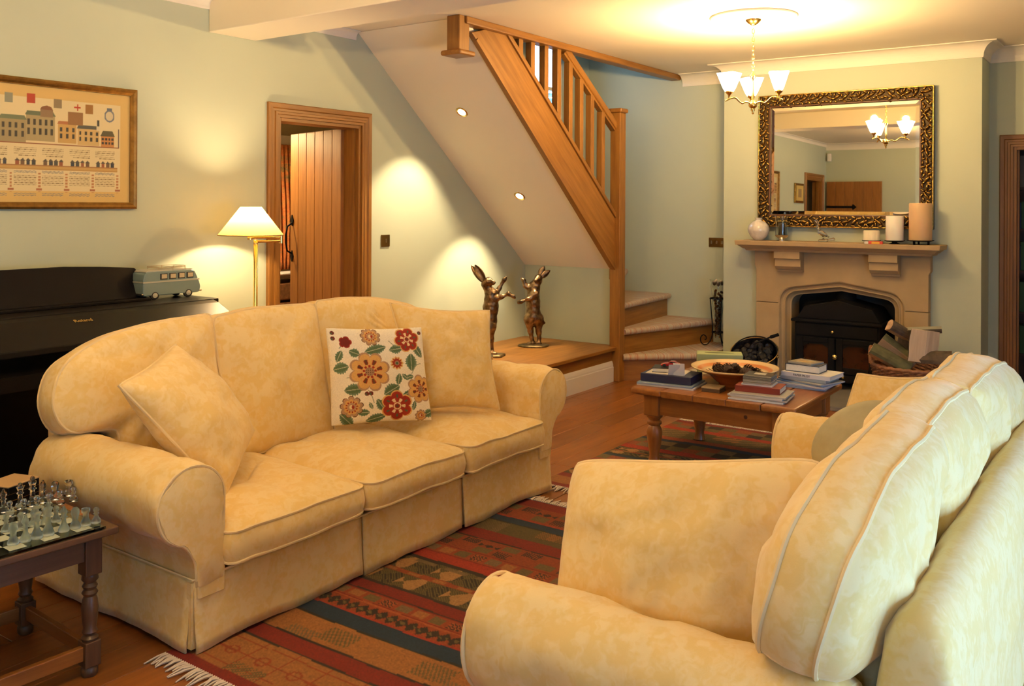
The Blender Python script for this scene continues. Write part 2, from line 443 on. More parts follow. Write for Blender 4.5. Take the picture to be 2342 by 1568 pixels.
# ------------------------------------------------------------------ the room
XB, XR, XC, YW, YR, CE = -0.95, 7.50, 7.15, 4.41, -1.20, 2.56
YS = 3.52                                   # plane of the stair string
CH0, CH1 = 0.998, 2.91                      # chimney breast
def wall_panel(mb, axis, c0, c1, a0, a1, z0, z1, holes=()):
    """wall slab between c0..c1 on its normal axis, spanning a0..a1, with rectangular holes (a0,a1,z0,z1)"""
    def put(p0, p1, q0, q1):
        if p1-p0 < 1e-4 or q1-q0 < 1e-4: return
        if axis == 'y': mb.box(p0, p1, c0, c1, q0, q1)
        else: mb.box(c0, c1, p0, p1, q0, q1)
    x = a0
    for h in sorted(holes):
        put(x, h[0], z0, z1); put(h[0], h[1], z0, h[2]); put(h[0], h[1], h[3], z1); x = h[1]
    put(x, a1, z0, z1)
    return mb

# floor: oak boards laid along the room, each its own piece
sub = obj('floor', MB().box(XB-.1, XR+.1, YR-.1, YW+.1, -.12, -.021), OAK['x']); struct(sub)
board_meshes = {}
def board(parent, x0, x1, y0, w):
    L = round(x1-x0, 3)
    if L not in board_meshes:
        mb = MB(); g = .0012
        mb.box(g, L-g, g, w-g, -.02, 0.0); board_meshes[L] = mb.mesh('floor_board'); orient(board_meshes[L]); board_meshes[L].materials.append(FLOORM)
    o = bpy.data.objects.new('floor_board', board_meshes[L]); COL.objects.link(o); o.parent = parent; o.location = (x0, y0, 0)
    b = o.modifiers.new('bevel', 'BEVEL'); b.width = .0018; b.segments = 1
bw = .165; ny = int((YW-YR)/bw)+1; bw = (YW-YR)/ny
for j in range(ny):
    x = XB; k = 0
    while x < XR-1e-6:
        L = random.choice((1.2, 1.8, 2.4)) if k else random.choice((.6, 1.2, 1.5))
        x1 = min(x+L, XR)
        if XR-x1 < .5: x1 = XR
        board(sub, x, x1, YR+j*bw, bw); x = x1; k += 1

# left wall with the study doorway, the hall doorway near the back corner and the stair window
D1 = (3.735, 4.462, 0.0, 1.935); D3 = (-0.70, 0.10, 0.0, 1.96); SW = (6.52, 7.05, 1.95, 2.90)
wl = struct(obj('wall_left', wall_panel(MB(), 'y', YW, YW+.12, XB-.1, XR+.1, 0, 5.0, (D3, D1, SW)), WALL))
wb = struct(obj('wall_back', wall_panel(MB(), 'x', XB-.12, XB, YR-.1, YW, 0, CE, ((-.30, .50, 1.00, 1.70),)), WALL))
wr = struct(obj('wall_right', wall_panel(MB(), 'y', YR-.12, YR, XB-.1, XR+.1, 0, CE, ((.80, 3.30, .15, 1.25),)), WALL))
wf = struct(obj('wall_front', wall_panel(MB(), 'x', XR, XR+.12, YR-.1, YW, 0, 5.0, ((-.02, .846, 0, 1.84),)), WALL))
# stairwell enclosure above the ceiling
struct(obj('wall_stairwell', MB().box(4.30, XR, 3.40, 3.50, CE+.08, 5.0).box(4.30, 4.40, 3.40, YW, CE+.08, 5.0), WALL))
# chimney breast with the fire opening cut through it
FO = (1.567, 2.40)
cb_mb = wall_panel(MB(), 'x', XC, XC+.12, CH0, CH1, 0, CE, ((FO[0]-.05, FO[1]+.03, 0, .80),))
cb_mb.box(XC+.12, XR, CH0, CH0+.1, 0, CE).box(XC+.12, XR, CH1-.1, CH1, 0, CE)
struct(obj('wall_chimney_breast', cb_mb, WALL))
SOOT = plain('sooted_fireback', (.03,.027,.024), .9, var=.3, bmp=.3, bscale=40)
struct(obj('wall_fireback', MB().box(XR-.06, XR-.01, CH0+.1, CH1-.1, 0, 1.2).box(XC+.12, XR-.06, FO[0]-.10, FO[0]-.05, 0, .9)
       .box(XC+.12, XR-.06, FO[1]+.03, FO[1]+.08, 0, .9).box(XC+.12, XR-.06, FO[0]-.1, FO[1]+.08, .85, .9), SOOT))

# ceilings (the stairwell is left open), the boxed beam, coving
ce = MB().box(XB-.1, XR+.1, YR-.1, 3.55, CE, CE+.08).box(XB-.1, 4.45, 3.55, YW, CE, CE+.08)
struct(obj('ceiling', ce, CEILM))
struct(obj('ceiling_stairwell', MB().box(4.2, XR+.1, 3.4, YW+.1, 5.0, 5.06), CEILM))
struct(obj('trim_1', MB().box(3.235, 3.565, YR, YW, 2.372, CE), CEILM, bev=.006))
def cove_profile(drop, proj, n=8):
    p = [(0, 0), (0, -drop), (.008, -drop)]
    for i in range(n+1):
        t = PI/2*i/n
        p.append((.010+(proj-.022)*(1-math.cos(t)), -drop+.010+(drop-.018)*math.sin(t)))
    return p + [(proj-.004, -.008), (proj, -.006), (proj, 0)]
def cove(name, p0, p1, nrm, drop, proj, m0=0, m1=0):
    # m0, m1: mitre at each end (+1 runs out round an outer corner, -1 runs in to an inner corner)
    d = np.array(p1)-np.array(p0); nv = np.array(nrm, float); dn = d/np.linalg.norm(d)
    def at(u, v, t):
        q = np.array(p0)+d*t+nv*u+dn*u*(m1 if t > .5 else -m0)
        return (q[0], q[1], CE-.001+v)
    mb = MB().prism(cove_profile(drop, proj), at, 0, 1)
    return struct(obj(name, mb, COVE))
cove('trim_2', (XB, YW), (3.235, YW), (0,-1), .058, .05)
cove('trim_3', (3.565, YW), (4.40, YW), (0,-1), .058, .05)
cove('trim_4', (XC, CH0), (XC, CH1), (-1,0), .105, .105, 1, 1)
cove('trim_5', (XR, YR), (XR, CH0), (-1,0), .105, .105, 0, -1)
cove('trim_6', (XR, CH1), (XR, 3.44), (-1,0), .105, .105, -1, 0)
cove('trim_7', (XC, CH0), (XR, CH0), (0,-1), .105, .105, 1, -1)
cove('trim_8', (XC, CH1), (XR, CH1), (0,1), .105, .105, 1, -1)
cove('trim_9', (XB, YR), (XB, YW), (1,0), .105, .105)
# skirting boards
def skirting(name, axis, c, s_, a0, a1, h=.17):
    mb = MB(); prof = [(0,0),(.018,0),(.018,h-.05),(.014,h-.045),(.014,h-.03),(.009,h-.012),(.004,h),(0,h)]
    if axis == 'y': mb.prism(prof, lambda u, v, t: (t, c+s_*u, v), a0, a1)
    else: mb.prism(prof, lambda u, v, t: (c+s_*u, t, v), a0, a1)
    return struct(obj(name, mb, WHITE))
skirting('baseboard_left', 'y', YW, -1, .20, 3.64); skirting('baseboard_chimney', 'x', XC, -1, CH0, 1.30)
skirting('baseboard_front', 'x', XR, -1, .93, CH0); skirting('baseboard_back', 'x', XB, 1, YR, YW-.9)
# ceiling rose
rose = MB().lathe([(.262,0),(.262,-.010),(.250,-.020),(.222,-.022),(.212,-.012),(.10,-.010),(.06,-.018),(.0,-.018)], 64)
PEND = (5.42, 2.02)
tag(obj('ceiling_rose', rose, COVE, loc=(PEND[0], PEND[1], CE)), 'round moulded plaster rose on the ceiling above the brass chandelier', 'ceiling rose')

# ------------------------------------------------------------------ windows
def window(name, wall_axis, c, a0, a1, z0, z1, bars_v=(), bars_h=(), out=1, fr=.055):
    e = bpy.data.objects.new(name, None); COL.objects.link(e); e['kind'] = 'structure'
    def bx(p0, p1, q0, q1, d0=.02, d1=.08):
        return MB().box(p0, p1, min(c+out*d0, c+out*d1), max(c+out*d0, c+out*d1), q0, q1) if wall_axis == 'y' else MB().box(min(c+out*d0, c+out*d1), max(c+out*d0, c+out*d1), p0, p1, q0, q1)
    for p in ((a0, a0+fr, z0, z1), (a1-fr, a1, z0, z1), (a0+fr, a1-fr, z0, z0+fr), (a0+fr, a1-fr, z1-fr, z1)): obj('window_frame', bx(*p), WHITE, e, bev=.004)
    for b in bars_v: obj('glazing_bar', bx(b-.016, b+.016, z0+fr, z1-fr, .03, .07), WHITE, e)
    for b in bars_h: obj('glazing_bar', bx(a0+fr, a1-fr, b-.016, b+.016, .031, .069), WHITE, e)
    obj('pane', bx(a0+fr, a1-fr, z0+fr, z1-fr, .048, .052), WINDOWG, e)
    return e
window('window_1', 'y', YW, *SW, (), (2.44,))
window('window_2', 'y', YR, .80, 3.30, .15, 1.25, (1.63, 2.47), (), -1)
window('window_3', 'x', XB, -.30, .50, 1.00, 1.70, (.10,), (), -1)
# neighbour's slate roof seen through the stair window
SLATE = plain('wet_blue_slate', (.10,.15,.20), .5, var=.25, nscale=5)
nr = thing('slate_roof', 'blue-grey slate roof of the house next door seen through the stair window', 'roof', (10.3, 7.0, 2.45))
for r in range(9):
    mb = MB()
    for k in range(14):
        x = -2.4+k*.36+(.18 if r % 2 else 0); mb.cbox(x, r*.20, r*.125, .35, .34, .02)
    o = obj('slate_course', mb, SLATE, nr); o.rotation_euler = (0,0,0)
obj('gable_wall', MB().box(-2.6, 2.8, .0, 2.0, -2.45, -.02), plain('grey_render', (.25,.24,.23), .9), nr)

# ------------------------------------------------------------------ door linings and architraves
ARCH = [(0,0),(.0,.016),(.016,.016),(.020,.022),(.034,.022),(.038,.014),(.052,.014),(.058,.022),(.082,.024),(.088,.018),(.088,0)]
def architrave(parent, axis, c, s_, a0, a1, zt, mats, w=1.0):
    """moulded oak around an opening; profile u runs outward from the opening"""
    P = [(u*w, d) for u, d in ARCH]
    def put(u, d, a, z):
        return (a, c+s_*d, z) if axis == 'y' else (c+s_*d, a, z)
    wd = P[-1][0]
    for side, a in ((-1, a0), (1, a1)):
        mb = MB(); n = len(P)
        vs = [put(u, d, a+side*u, 0) for u, d in P]+[put(u, d, a+side*u, zt+u) for u, d in P]
        mb.add(vs, [tuple(range(n)), tuple(range(n, 2*n))]+[(i, (i+1) % n, n+(i+1) % n, n+i) for i in range(n)])
        obj('architrave_side', mb, mats['z'], parent)
    mb = MB(); n = len(P)
    vs = [put(u, d, a0-u, zt+u) for u, d in P]+[put(u, d, a1+u, zt+u) for u, d in P]
    mb.add(vs, [tuple(range(n)), tuple(range(n, 2*n))]+[(i, (i+1) % n, n+(i+1) % n, n+i) for i in range(n)])
    obj('architrave_head', mb, mats['x' if axis == 'y' else 'y'], parent)
def lining(parent, axis, c, s_, a0, a1, zt, mats, depth=.14, t=.028):
    f = (lambda x0, x1, d0, d1, z0, z1: MB().box(x0, x1, min(c+s_*d0, c+s_*d1), max(c+s_*d0, c+s_*d1), z0, z1)) if axis == 'y' else \
        (lambda x0, x1, d0, d1, z0, z1: MB().box(min(c+s_*d0, c+s_*d1), max(c+s_*d0, c+s_*d1), x0, x1, z0, z1))
    obj('door_jamb', f(a0, a0+t, -.002, depth, 0, zt), mats['z'], parent, bev=.002)
    obj('door_jamb', f(a1-t, a1, -.002, depth, 0, zt), mats['z'], parent, bev=.002)
    obj('door_head', f(a0+t, a1-t, -.002, depth, zt-t, zt), mats['x' if axis == 'y' else 'y'], parent, bev=.002)
    obj('door_stop', f(a0+t, a0+t+.013, depth-.11, depth-.065, 0, zt-t), mats['z'], parent)
    obj('door_stop', f(a1-t-.013, a1-t, depth-.11, depth-.065, 0, zt-t), mats['z'], parent)
def empty_struct(name):
    e = bpy.data.objects.new(name, None); COL.objects.link(e); e['kind'] = 'structure'; return e
d1 = empty_struct('door_1')
architrave(d1, 'y', YW, -1, D1[0]+.006, D1[1]-.006, D1[3]-.006, OAK); lining(d1, 'y', YW, 1, D1[0], D1[1], D1[3], OAK)
d2 = empty_struct('door_2')
DOAK = {a: wood('shaded_oak_'+a, (.16,.065,.018), (.28,.12,.035), a, .45) for a in 'xyz'}  # darker copy of the oak: the doorway's shade is put into the colour
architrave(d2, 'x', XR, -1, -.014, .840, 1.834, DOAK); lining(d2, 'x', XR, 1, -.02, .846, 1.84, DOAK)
d3 = empty_struct('door_3')
architrave(d3, 'y', YW, -1, D3[0]+.006, D3[1]-.006, D3[3]-.006, OAK); lining(d3, 'y', YW, 1, D3[0], D3[1], D3[3], OAK)

# ledged plank doors, each plank a piece
def plank_door(parent_name, label, hinge, ang, width, height, n, t=.034, handle_side=1, strap=False):
    """leaf swings about the hinge point; local x runs from the hinge to the free edge"""
    e = thing(parent_name, label, 'door', (hinge[0], hinge[1], .008), ang)
    w = width/n
    me = MB().box(.0008, w-.0008, -t/2, t/2, 0, height).mesh('plank'); orient(me)
    for k in range(n):
        o = obj('plank', me, DOORM, e, loc=(k*w, 0, 0), bev=.0045)
    return e, w
hinge = (4.428, YW+.140)
def leaf_end(t):
    q = np.array((hinge[0]+.735*math.cos(t), hinge[1]+.735*math.sin(t), 1.5))-CAM; return IMG_W/2+F_PX*(q@RT)/(q@FW)
ang = min(np.linspace(PI*.25, PI*.5, 400), key=lambda t: abs(leaf_end(t)-669))
leaf, _w = plank_door('plank_door', 'oak plank door standing open into the study with black pull handle', hinge, ang, .735, 1.905, 6)
hb = MB().tube([(.70, .022, 1.02), (.70, .060, 1.04), (.70, .070, 1.10), (.70, .070, 1.16), (.70, .058, 1.22), (.70, .022, 1.245)], .007, 8)
hd = obj('pull_handle', hb, IRON, leaf)
for z in (1.0, 1.265):
    obj('handle_plate', MB().prism(round_poly([(.70,z-.045),(.722,z),(.70,z+.045),(.678,z)], .008), lambda u, v, d: (u, d, v), .017, .024), IRON, hd)
leaf3, _w = plank_door('plank_door', 'oak plank door folded back against the wall with long black strap hinge', (XB+.06, YW-.03), -PI/2+.0, .86, 1.93, 6)
for z in (.45, 1.52):
    sh = MB().box(.0, .42, .018, .026, z-.018, z+.018).prism(round_poly([(.42,z-.05),(.48,z),(.42,z+.05),(.40,z)], .01), lambda u, v, d: (u, d, v), .018, .026)
    obj('strap_hinge', sh, IRON, leaf3)

# the study beyond the doorway
STW = plain('study_wall_paint', (.52,.46,.33), .8, var=.02)
st = MB().box(2.6, 6.6, 6.85, 6.95, 0, 2.5).box(2.5, 2.6, YW+.12, 6.95, 0, 2.5).box(6.5, 6.6, YW+.12, 6.95, 0, 2.5)
struct(obj('wall_study', st, STW))
struct(obj('ceiling_study', MB().box(2.5, 6.6, YW+.12, 6.95, 2.42, 2.5), CEILM))
struct(obj('floor_study', MB().box(2.5, 6.6, YW+.1, 6.95, -.12, 0), FLOORM))
def curtain(name, label, x0, x1, y, z0, z1, n=9, amp=.035):
    m = 70; vs, fs = [], []
    zs = np.linspace(0, 1, 16)
    for t in zs:
        for i in range(m):
            u = i/(m-1); a = amp*(.5+.8*t); w = 1-.10*(1-t)*0
            vs.append((x0+(x1-x0)*(.5+(u-.5)*(.92+.08*t))+.006*math.sin(9*u+4*t), y+a*math.sin(u*n*2*PI+.5*math.sin(5*t+u*3)), z1+(z0-z1)*t))
    for r in range(15):
        for i in range(m-1): fs.append((r*m+i, r*m+i+1, (r+1)*m+i+1, (r+1)*m+i))
    o = obj(name, MB().add(vs, fs, True), IKAT, fix=False); so = o.modifiers.new('cloth', 'SOLIDIFY'); so.thickness = .004
    return tag(o, label, 'curtain', 'study curtains')
cx = onY(632, 450, 6.45)[0]; cx2 = onY(672, 450, 6.45)[0]
curtain('curtain', 'red and ochre patterned curtain hanging left of the study window', cx-.15, cx2+.06, 6.45, .80, 1.93)
cr0 = onY(792, 450, 6.5)[0]
curtain('curtain', 'red patterned curtain seen in the gap behind the hinges of the open door', cr0-.12, cr0+.5, 6.5, .75, 1.95)
win_s = window('window_4', 'y', 6.85, cx2+.1, cr0-.1, .95, 1.98, (), (), -1)
tag(obj('curtain_pelmet', MB().box(cx-.2, cr0+.6, 6.52, 6.62, 1.93, 2.02), WHITE, bev=.006), 'white pelmet box over the study window', 'pelmet')
# basket-drawer chest in the study
ch0 = onY(634, 640, 6.1); chx = ch0[0]-.08
bd = thing('basket_chest', 'dark chest of woven basket drawers standing below the red curtain', 'chest', (chx, 6.05, 0))
ztop = onY(650, 628, 6.05)[2]
obj('top', MB().box(-.05, .62, -.02, .36, ztop-.03, ztop), DARKW['x'], bd, bev=.004)
for xx in (-.02, .56):
    for yy in (0, .30): obj('leg', MB().box(xx, xx+.035, yy, yy+.035, 0, ztop-.03), DARKW['z'], bd)
for k in range(4):
    z = ztop-.05-.165*(k+1)
    dr = obj('basket_drawer', MB().box(.02, .555, -.015, .33, z, z+.145), WICKER, bd, bev=.012)
    obj('drawer_pull', MB().box(.26, .33, -.028, -.013, z+.09, z+.115), SATIN, dr, bev=.004)
tag(obj('paper', MB().box(chx+.12, chx+.42, 6.08, 6.30, ztop, ztop+.006), plain('white_paper', (.75,.77,.82), .7)), 'sheets of white paper on the basket chest', 'paper')
# shelf corner with book and box behind the hinge side
shx = onY(800, 640, 6.2)[0]
sv = thing('bookcase', 'narrow bookcase glimpsed behind the open study door', 'bookcase', (shx-.12, 6.1, 0))
zs_ = onY(798, 655, 6.1)[2]
obj('shelf', MB().box(0, .6, 0, .28, zs_-.025, zs_), DARKW['x'], sv); obj('side_panel', MB().box(-.03, 0, 0, .28, 0, zs_+.5), DARKW['z'], sv); obj('side_panel', MB().box(.6, .63, 0, .28, 0, zs_+.5), DARKW['z'], sv)
tag(obj('binder', MB().box(shx-.10, shx+.07, 6.12, 6.34, zs_, zs_+.24), cover('green_binder', (.02,.16,.07)), bev=.004), 'green binder on the bookcase behind the study door', 'binder')
tag(obj('box', MB().box(shx-.10, shx+.10, 6.12, 6.34, zs_+.24, zs_+.33), cover('black_yellow_box', (.35,.27,.02)), bev=.004), 'yellow box resting on the green binder', 'box')

# dim book room beyond the right-hand doorway: darkness put into its wall colour
struct(obj('wall_library', MB().box(9.0, 9.1, -1.2, 1.6, 0, 2.4).box(XR+.12, 9.0, .98, 1.08, 0, 2.4).box(XR+.12, 9.0, -1.3, -1.2, 0, 2.4), plain('dim_room_shade', (.06,.055,.05), .9)))
struct(obj('ceiling_library', MB().box(XR+.12, 9.1, -1.3, 1.6, 2.4, 2.46), plain('dim_room_ceiling_shade', (.06,.055,.05), .9)))
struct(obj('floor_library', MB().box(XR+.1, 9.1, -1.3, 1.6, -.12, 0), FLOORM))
lb = thing('library_shelves', 'tall dark bookshelves in the unlit room through the right-hand doorway', 'bookcase', (8.2, .3, 0))
obj('side_panel', MB().box(0, .02, 0, .66, 0, 2.1).box(.02, .3, .64, .66, 0, 2.1), DARKW['z'], lb)
for k in range(6): obj('shelf', MB().box(-.25, 0, 0, .66, .25+.32*k, .27+.32*k), DARKW['y'], lb)
bc = [(.30,.22,.04),(.05,.12,.03),(.02,.05,.12),(.25,.2,.15),(.2,.03,.02)]
for k in range(6):
    y = .62
    for i in range(5):
        w = random.uniform(.02, .045)
        b = obj('library_book', MB().box(8.0, 8.17, .3+y-w, .3+y, .271+.32*k, .271+.32*k+random.uniform(.18, .26)), cover('library_cover', random.choice(bc)))
        tag(b, 'worn book standing on the dark shelves through the right-hand doorway', 'book', 'books on the library shelves'); y -= w+.002

# hallway beyond door_3 (only met by the mirror)
struct(obj('wall_hall', MB().box(-1.3, 1.2, 5.6, 5.7, 0, 2.4).box(-1.4, -1.3, YW+.12, 5.7, 0, 2.4).box(1.1, 1.2, YW+.12, 5.6, 0, 2.4).box(-1.4, -1.05, YW, YW+.12, 0, 2.46), STW))
struct(obj('ceiling_hall', MB().box(-1.4, 1.2, YW+.12, 5.7, 2.4, 2.46), CEILM)); struct(obj('floor_hall', MB().box(-1.4, 1.2, YW+.1, 5.7, -.12, 0), FLOORM))

# unseen ceiling lamp added to brighten the study
sl_ = thing('study_fill_lamp', 'unseen cream shaded ceiling lamp added to light the study beyond the plank door', 'lamp', (4.35, 5.75, 2.42))
obj('flex', MB().tube([(0,0,0), (0,0,-.28)], .004, 6), WHITE, sl_)
obj('shade', MB().lathe([(.16,-.42),(.06,-.26)], 32, cap=False), glow_shade('study_shade_cloth', (.85,.75,.55), (1,.8,.5), 0), sl_)
point_light('study_fill_bulb', (0, 0, -.37), 80, (1,.70,.34), .04, sl_)
# ------------------------------------------------------------------ staircase
sta = thing('staircase', 'oak staircase with closed string, square balusters and striped carpet winding up past the chimney', 'staircase', (0,0,0))
NX, NY = 6.405, 3.495                       # newel centre
xz = lambda u, v, d: (u, d, v)
SLP = math.atan2(2.555-1.300, 6.40-4.87)
def slope_obj(name, poly, y0, y1, parent, ang=SLP, **k):
    """board whose grain follows the pitch: points given as (X, Z)"""
    o_ = np.array((6.40, 1.10)); c_, s_ = math.cos(ang), math.sin(ang)
    loc = [((p[0]-o_[0])*c_-(p[1]-o_[1])*s_, (p[0]-o_[0])*s_+(p[1]-o_[1])*c_) for p in poly]
    return obj(name, MB().prism(loc, lambda u, v, d: (u, d, v), y0, y1), OAK['x'], parent, loc=(6.40, 0, 1.10), rot=(0, ang, 0), **k)
slope_obj('string', [(4.50,2.475),(4.80,2.56),(4.87,2.515),(6.40,1.262),(6.40,.86),(6.33,.905),(4.56,2.425)], 3.495, 3.535, sta, bev=.004)
slope_obj('string_capping', [(4.83,2.549),(4.87,2.558),(6.40,1.303),(6.40,1.262)], 3.482, 3.548, sta, bev=.003)
slope_obj('string_edge_bead', [(4.54,2.43),(4.56,2.448),(6.37,.905),(6.37,.875)], 3.488, 3.497, sta)
nw = obj('newel_post', MB().box(NX-.046, NX+.046, NY-.046, NY+.046, 0, 2.13), OAK['z'], sta, bev=.006)
obj('newel_cap', MB().box(NX-.062, NX+.062, NY-.062, NY+.062, 2.13, 2.165), OAK['x'], nw, bev=.012, seg=3)
tn = obj('hanging_newel', MB().box(4.345, 4.445, 3.47, 3.57, 2.345, CE-.001), OAK['z'], sta, bev=.005)
obj('newel_pendant', MB().box(4.315, 4.475, 3.44, 3.60, 2.312, 2.345), OAK['x'], tn, bev=.014, seg=3)
obj('opening_trim', MB().box(4.40, XR-.006, 3.455, 3.55, CE-.048, CE-.001).box(4.40, XR-.006, 3.50, 3.55, CE-.001, CE+.14), OAK['x'], sta, bev=.008)
# handrail with chamfered profile
hr0, hr1 = np.array((5.60, 2.505)), np.array((6.365, 2.000))
dd = (hr1-hr0)/np.linalg.norm(hr1-hr0); pp = np.array((-dd[1], dd[0]))
if pp[1] < 0: pp = -pp
def hrail(lo, hi, y0, y1):
    return [tuple(hr0+pp*lo), tuple(hr1+pp*lo), tuple(hr1+pp*hi), tuple(hr0+pp*hi)], y0, y1
slope_obj('handrail', *hrail(0, .055, 3.483, 3.550), sta, math.atan2(-dd[1], dd[0]), bev=.010, seg=3)
slope_obj('handrail_fillet', *hrail(-.018, 0, 3.495, 3.538), sta, math.atan2(-dd[1], dd[0]))
bal_me = {}
for pxc in (1155, 1183, 1211, 1242, 1271, 1298, 1323, 1348, 1373):
    x = onY(pxc, 300, YS)[0]
    zb = 1.300+(6.40-x)*(2.555-1.300)/(6.40-4.87)-.01
    t = (x-hr0[0])/(hr1[0]-hr0[0])
    ztp = CE-.046 if t < 0.02 else hr0[1]+t*(hr1[1]-hr0[1])-.012
    if ztp-zb < .02: continue
    obj('baluster', MB().box(x-.0245, x+.0245, 3.491, 3.540, zb, ztp), OAK['z'], sta, bev=.003)
# winders: treads wrapped in striped carpet, oak risers
RZ = .2
ends = [(6.93, 2.92), (XR, 3.14), (XR, 3.58), (XR, 4.02), (7.16, YW), (6.66, YW)]
pivot = [(6.44, 3.45), (6.45, 3.46), (6.452, 3.50), (6.44, 3.535), (6.43, 3.55), (6.36, 3.55)]
def step(k, poly, p, q):
    """poly: tread outline; p->q the riser line"""
    z = RZ*(k+1); p = np.array(p); q = np.array(q); d = (q-p); L = np.linalg.norm(d); d = d/L; n = np.array((d[1], -d[0]))
    ang = math.atan2(d[1], d[0])
    R = lambda P: ((P[0]-p[0])*d[0]+(P[1]-p[1])*d[1], (P[0]-p[0])*-d[1]+(P[1]-p[1])*d[0])
    loc = (p[0], p[1], 0)
    obj('riser', MB().box(0, L, .0, .018, z-RZ, z-.032), OAK['x'], sta, loc=loc, rot=(0,0,ang))
    mb = MB()
    lp = [R(P) for P in poly]
    mb.prism(lp, lambda u, v, t: (u, v, t), z-.03, z)
    t = obj('tread', mb, OAK['x'], sta, loc=loc, rot=(0,0,ang))
    # carpet: top sheet and rolled nosing
    mc = MB().prism([(u, v) for u, v in lp], lambda u, v, t_: (u, v, t_), z, z+.010)
    obj('carpet', mc, CARPET, t)
    nose = [(.0, -.002), (-.026, -.004), (-.038, -.016), (-.036, -.032), (-.020, -.040), (0, -.040)]
    nose = [(0, .0105), (-.018, .0105), (-.034, .002), (-.040, -.014), (-.034, -.030), (-.018, -.038), (0, -.038)]
    obj('carpet_nosing', MB().prism(nose, lambda u, v, t_: (t_, u, z+v), -.012, L-.0, smooth=True), CARPET, t)
CHC = (XC-.004, CH1+.002)
step(0, [pivot[0], ends[0], (7.14, 2.915), (XR-.004, 2.915), (XR-.004, 3.22), (6.5, 3.5)], pivot[0], ends[0])
for k in range(1, 4):
    step(k, [pivot[k], (ends[k][0]-.004, ends[k][1]), (ends[k+1][0]-.004 if k < 3 else XR-.004, ends[k+1][1] if k < 3 else YW-.004)] + ([(ends[4][0], YW-.004)] if k == 3 else []) + [pivot[k+1]],
         pivot[k], (ends[k][0]-.004, ends[k][1]))
step(4, [pivot[4], (7.16, YW-.004), (6.47, YW-.004), (6.46, 3.56)], pivot[4], (7.16, YW-.006))
for k in range(5, 12):
    x = 6.47-(k-5)*.243
    step(k, [(x, 3.545), (x, YW-.004), (x-.25, YW-.004), (x-.25, 3.545)], (x, 3.545), (x, YW-.004))
# sloping plaster soffit
obj('soffit', MB().prism([(4.42,2.558),(4.50,2.558),(6.47,.905),(6.455,.885),(6.43,.885)], xz, 3.53, YW-.001), CEILM, sta)
und = struct(obj('wall_understair', MB().box(6.44, 6.50, 3.535, YW, 0, .90), WALL))
# upper landing edge so the stairwell closes
struct(obj('floor_landing', MB().box(4.30, 4.55, 3.55, YW, 2.62, 2.74), CEILM))

# bench below the stair
bn = thing('bench', 'low oak bench platform under the stairs with white skirting along its front', 'bench', (0,0,0))
BZ = .274
obj('bench_top', MB().box(4.78, 6.438, 3.475, YW-.001, BZ-.026, BZ), OAK['x'], bn, bev=.004)
obj('bench_front', MB().box(4.80, 6.36, 3.515, 3.535, .16, BZ-.026), OAK['x'], bn)
obj('bench_end', MB().box(4.80, 4.82, 3.535, YW-.001, 0, BZ-.026), OAK['y'], bn)
prof = [(0,0),(.018,0),(.018,.115),(.014,.12),(.014,.132),(.009,.150),(.004,.162),(0,.162)]
obj('skirting', MB().prism(prof, lambda u, v, t: (t, 3.515-u, v), 4.80, 6.355), WHITE, bn)

# ------------------------------------------------------------------ recessed downlights in the soffit
sl = math.atan2(2.558-.885, 6.43-4.42)
for (pu, pv), lab in (((1057, 255), 'upper recessed downlight in the sloping stair soffit'), ((1189, 447), 'lower recessed downlight in the sloping stair soffit')):
    # intersect the ray with the soffit plane
    d = ray(pu, pv); nrm = np.array((-math.sin(sl), 0, -math.cos(sl))); p0 = np.array((4.42, 4.0, 2.558))
    P = CAM+d*(((p0-CAM)@nrm)/(d@nrm)); P = P+nrm*.003
    e = thing('downlight', lab, 'downlight', P, 0, 'downlights in the stair soffit')
    q = Vector(nrm).to_track_quat('Z', 'Y'); e.rotation_mode = 'QUATERNION'; e.rotation_quaternion = q
    obj('bezel', MB().lathe([(.030,.000),(.044,.000),(.046,.004),(.040,.009),(.031,.006),(.030,.000)], 32, cap=False), BRASS, e)
    obj('lamp_face', MB().lathe([(.0,.003),(.029,.003)], 24, cap=False), LAMPG, e)
    spot_light('downlight_beam', tuple(P+nrm*.012), (nrm[0]*.2, .26, -1), 42, (1,.78,.46), math.radians(84), .55, .015)
# ------------------------------------------------------------------ fireplace
fp = thing('fireplace_surround', 'buff stone fireplace surround with pointed Tudor arch and moulded mantel shelf', 'fireplace', (0,0,0))
XF = XC-.085                                # face of the surround
SY0, SY1 = 1.325, 2.60                      # right / left edge of the surround
yz = lambda u, v, d: (d, u, v)
O0, O1 = 1.567, 2.335                       # opening edges
ZJ, ZSP, ZAP = .635, .695, .748             # joint, spring of the arch, apex
YM = (O0+O1)/2
def arch_curve(e, n=9):
    """inner line of the opening grown by e, from right foot over the top to left foot"""
    a0, a1, zs, za = O0-e, O1+e, ZSP+e*.72, ZAP+e*.95
    r = .075+e*.6
    P = [(a0, 0), (a0, zs-r)]
    c = lambda t, A, K, B: tuple((1-t)**2*np.array(A)+2*t*(1-t)*np.array(K)+t*t*np.array(B))
    def lerp_up(a, s_): return (a+s_*r, zs+(za-zs)*(r/abs(YM-a)))
    for t in np.linspace(0, 1, n)[1:]: P.append(c(t, (a0, zs-r), (a0, zs), lerp_up(a0, 1)))
    P.append((YM, za))
    for t in np.linspace(0, 1, n): P.append(c(t, lerp_up(a1, -1), (a1, zs), (a1, zs-r)))
    P.append((a1, 0))
    return P
AO = arch_curve(.082)                       # outer edge of the moulding
